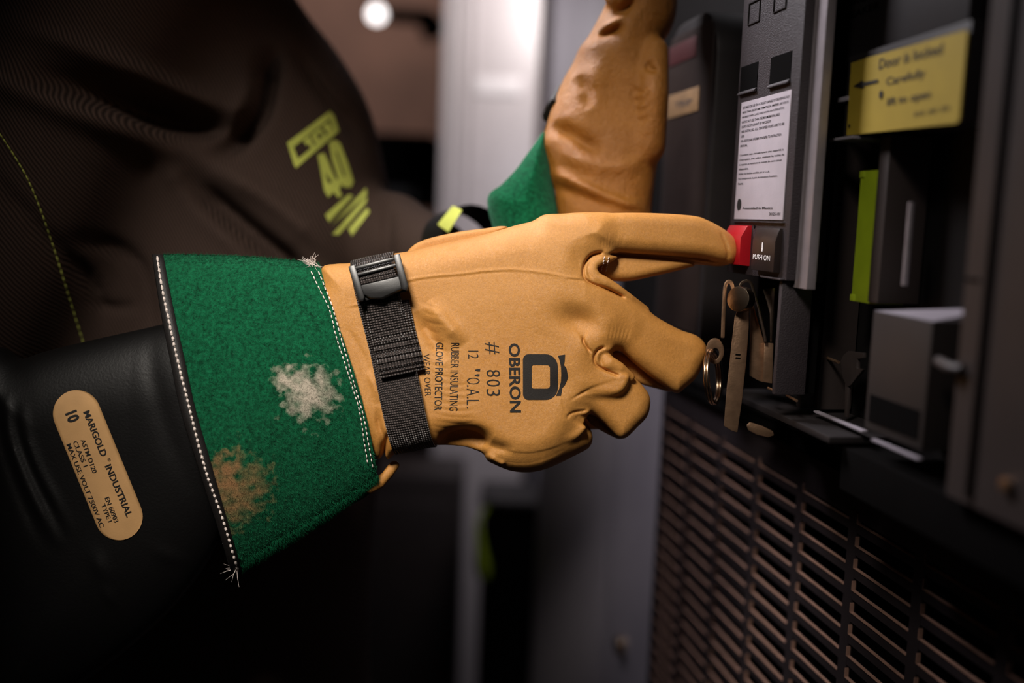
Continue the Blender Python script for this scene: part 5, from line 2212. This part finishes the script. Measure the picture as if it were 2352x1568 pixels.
# pale cabinet with a placard
x0 = P(1012, 300, 2.1).x
x1 = P(1232, 300, 2.1).x
y = P(1100, 300, 2.1).y
PC = empty('tall_cabinet', ((x0 + x1) / 2, y + 0.2, 0), 'pale grey tall cabinet with a white placard, in the blurred background', 'cabinet')
mb = MB()
wbox(mb, x0, x1, y, y + 0.45, 0.0, 2.3)
mb.build('body', M['cab_pale'], PC, bevel=0.006)
mb = MB()
for k in (0.16, 0.3):
    wbox(mb, x0 + (x1 - x0) * k, x0 + (x1 - x0) * k + 0.008, y - 0.006, y - 0.0005, 0.05, 2.25)
mb.build('door_rib', M['cab_pale'], PC, bevel=0.002)
a, b = P(1092, 178, 2.1), P(1198, 222, 2.1)
mb = MB()
wbox(mb, a.x, b.x, y - 0.004, y - 0.0002, b.z, a.z)
mb.build('placard', M['white_plate'], PC, bevel=0.001)
# bluish grey cabinet behind
x2 = P(1256, 300, 2.3).x
y2 = P(1100, 300, 2.3).y
BC_ = empty('tall_cabinet', (x2 + 0.3, y2 + 0.2, 0), 'blue-grey cabinet standing right of the pale one, behind the raised glove', 'cabinet')
mb = MB()
wbox(mb, x2, x2 + 0.62, y2, y2 + 0.5, 0, 2.3)
mb.build('body', M['cab_grey'], BC_, bevel=0.006)
mb = MB()
wbox(mb, x2 + 0.06, x2 + 0.56, y2 - 0.012, y2 - 0.0005, 0.08, 2.2)
mb.build('door', M['cab_grey'], BC_, bevel=0.004)
# lamp on a dark arm
L0 = P(865, 32, 2.6)
LP_ = empty('wall_lamp', P(930, 45, 2.65), 'small glowing lamp on a dark arm, high in the background', 'lamp')
bm = bmesh.new()
bmesh.ops.create_uvsphere(bm, u_segments=20, v_segments=12, radius=0.022)
vs_ = [L0 + v.co for v in bm.verts]
fs_ = [tuple(v.index for v in f.verts) for f in bm.faces]
bm.free()
obj('bulb', vs_, fs_, M['lamp'], LP_, smooth=True)
mb = MB()
mb.tube([L0 + RT * 0.026, P(905, 36, 2.62), P(950, 38, 2.65), P(985, 46, 2.68), P(1000, 62, 2.75)], 0.022, 12, taper=[0.7, 0.9, 0.9, 1.3, 1.3])
mb.tube([P(990, 60, 2.72), P(1002, 80, 2.72)], 0.035, 12)
mb.build('lamp_arm', M['hole'], LP_, smooth=True)
# black case on the left of the pale cabinet
BCs = empty('equipment_case', P(930, 900, 2.2), 'black equipment case on a shelf behind the worker', 'case')
mb = MB()
q0, q1 = P(800, 300, 2.3), P(998, 430, 2.3)
wbox(mb, q0.x, q1.x, q0.y, q0.y + 0.3, q1.z, q0.z)
mb.build('body', M['hole'], BCs, bevel=0.02)
mb = MB()
wbox(mb, q0.x - 0.1, q1.x - 0.005, q0.y - 0.02, q0.y + 0.4, q1.z - 0.05, q1.z - 0.001)
wbox(mb, q0.x - 0.1, q0.x - 0.06, q0.y, q0.y + 0.4, 0, q1.z - 0.05)
o = mb.build('shelf_rack', M['cab_dark'], None, bevel=0.003)
tag(o, 'dark shelf rack carrying the black case behind the worker', 'rack')
# black pedestal in the lower background
BN = empty('waste_bin', P(1188, 1568, 1.75), 'tall black bin with a rounded lid in the blurred lower background', 'bin')
q0, q1 = P(1108, 1162, 1.7), P(1268, 1162, 1.7)
mb = MB()
wbox(mb, q0.x, q1.x, q0.y, q0.y + 0.12, 0.0, q0.z)
mb.build('body', M['hole'], BN, bevel=0.006)
mb = MB()
wbox(mb, q0.x - 0.006, q1.x + 0.006, q0.y - 0.006, q0.y + 0.126, q0.z + 0.0005, q0.z + 0.012)
mb.build('lid', M['cab_dark'], BN, bevel=0.005)
mb = MB()
mb.tube([P(1098, 1200, 1.68), P(1104, 1262, 1.68), P(1108, 1300, 1.68), P(1112, 1326, 1.68)], 0.012, 10, taper=[0.3, 0.7, 1.1, 0.8])
mb.tube([P(1118, 1164, 1.69), P(1098, 1200, 1.68)], 0.003, 8)
mb.build('lime_tag', M['lime_plain'], BN, smooth=True, label='lime tag hanging from the lid')
# dark block added between worker and bin to darken the background there
LC = empty('dark_block', P(960, 1568, 1.9), 'dark brown block added to darken the blurred background, left of the black bin', 'cabinet')
q0, q1 = P(800, 1085, 1.85), P(1062, 1085, 1.85)
mb = MB()
wbox(mb, q0.x, q1.x, q0.y, q0.y + 0.16, 0.0, q0.z)
mb.build('body', M['cab_brown'], LC, bevel=0.01)
mb = MB()
wbox(mb, q0.x + 0.02, q1.x - 0.02, q0.y - 0.012, q0.y - 0.0005, 0.08, q0.z - 0.05)
mb.build('door', M['cab_brown'], LC, bevel=0.004)
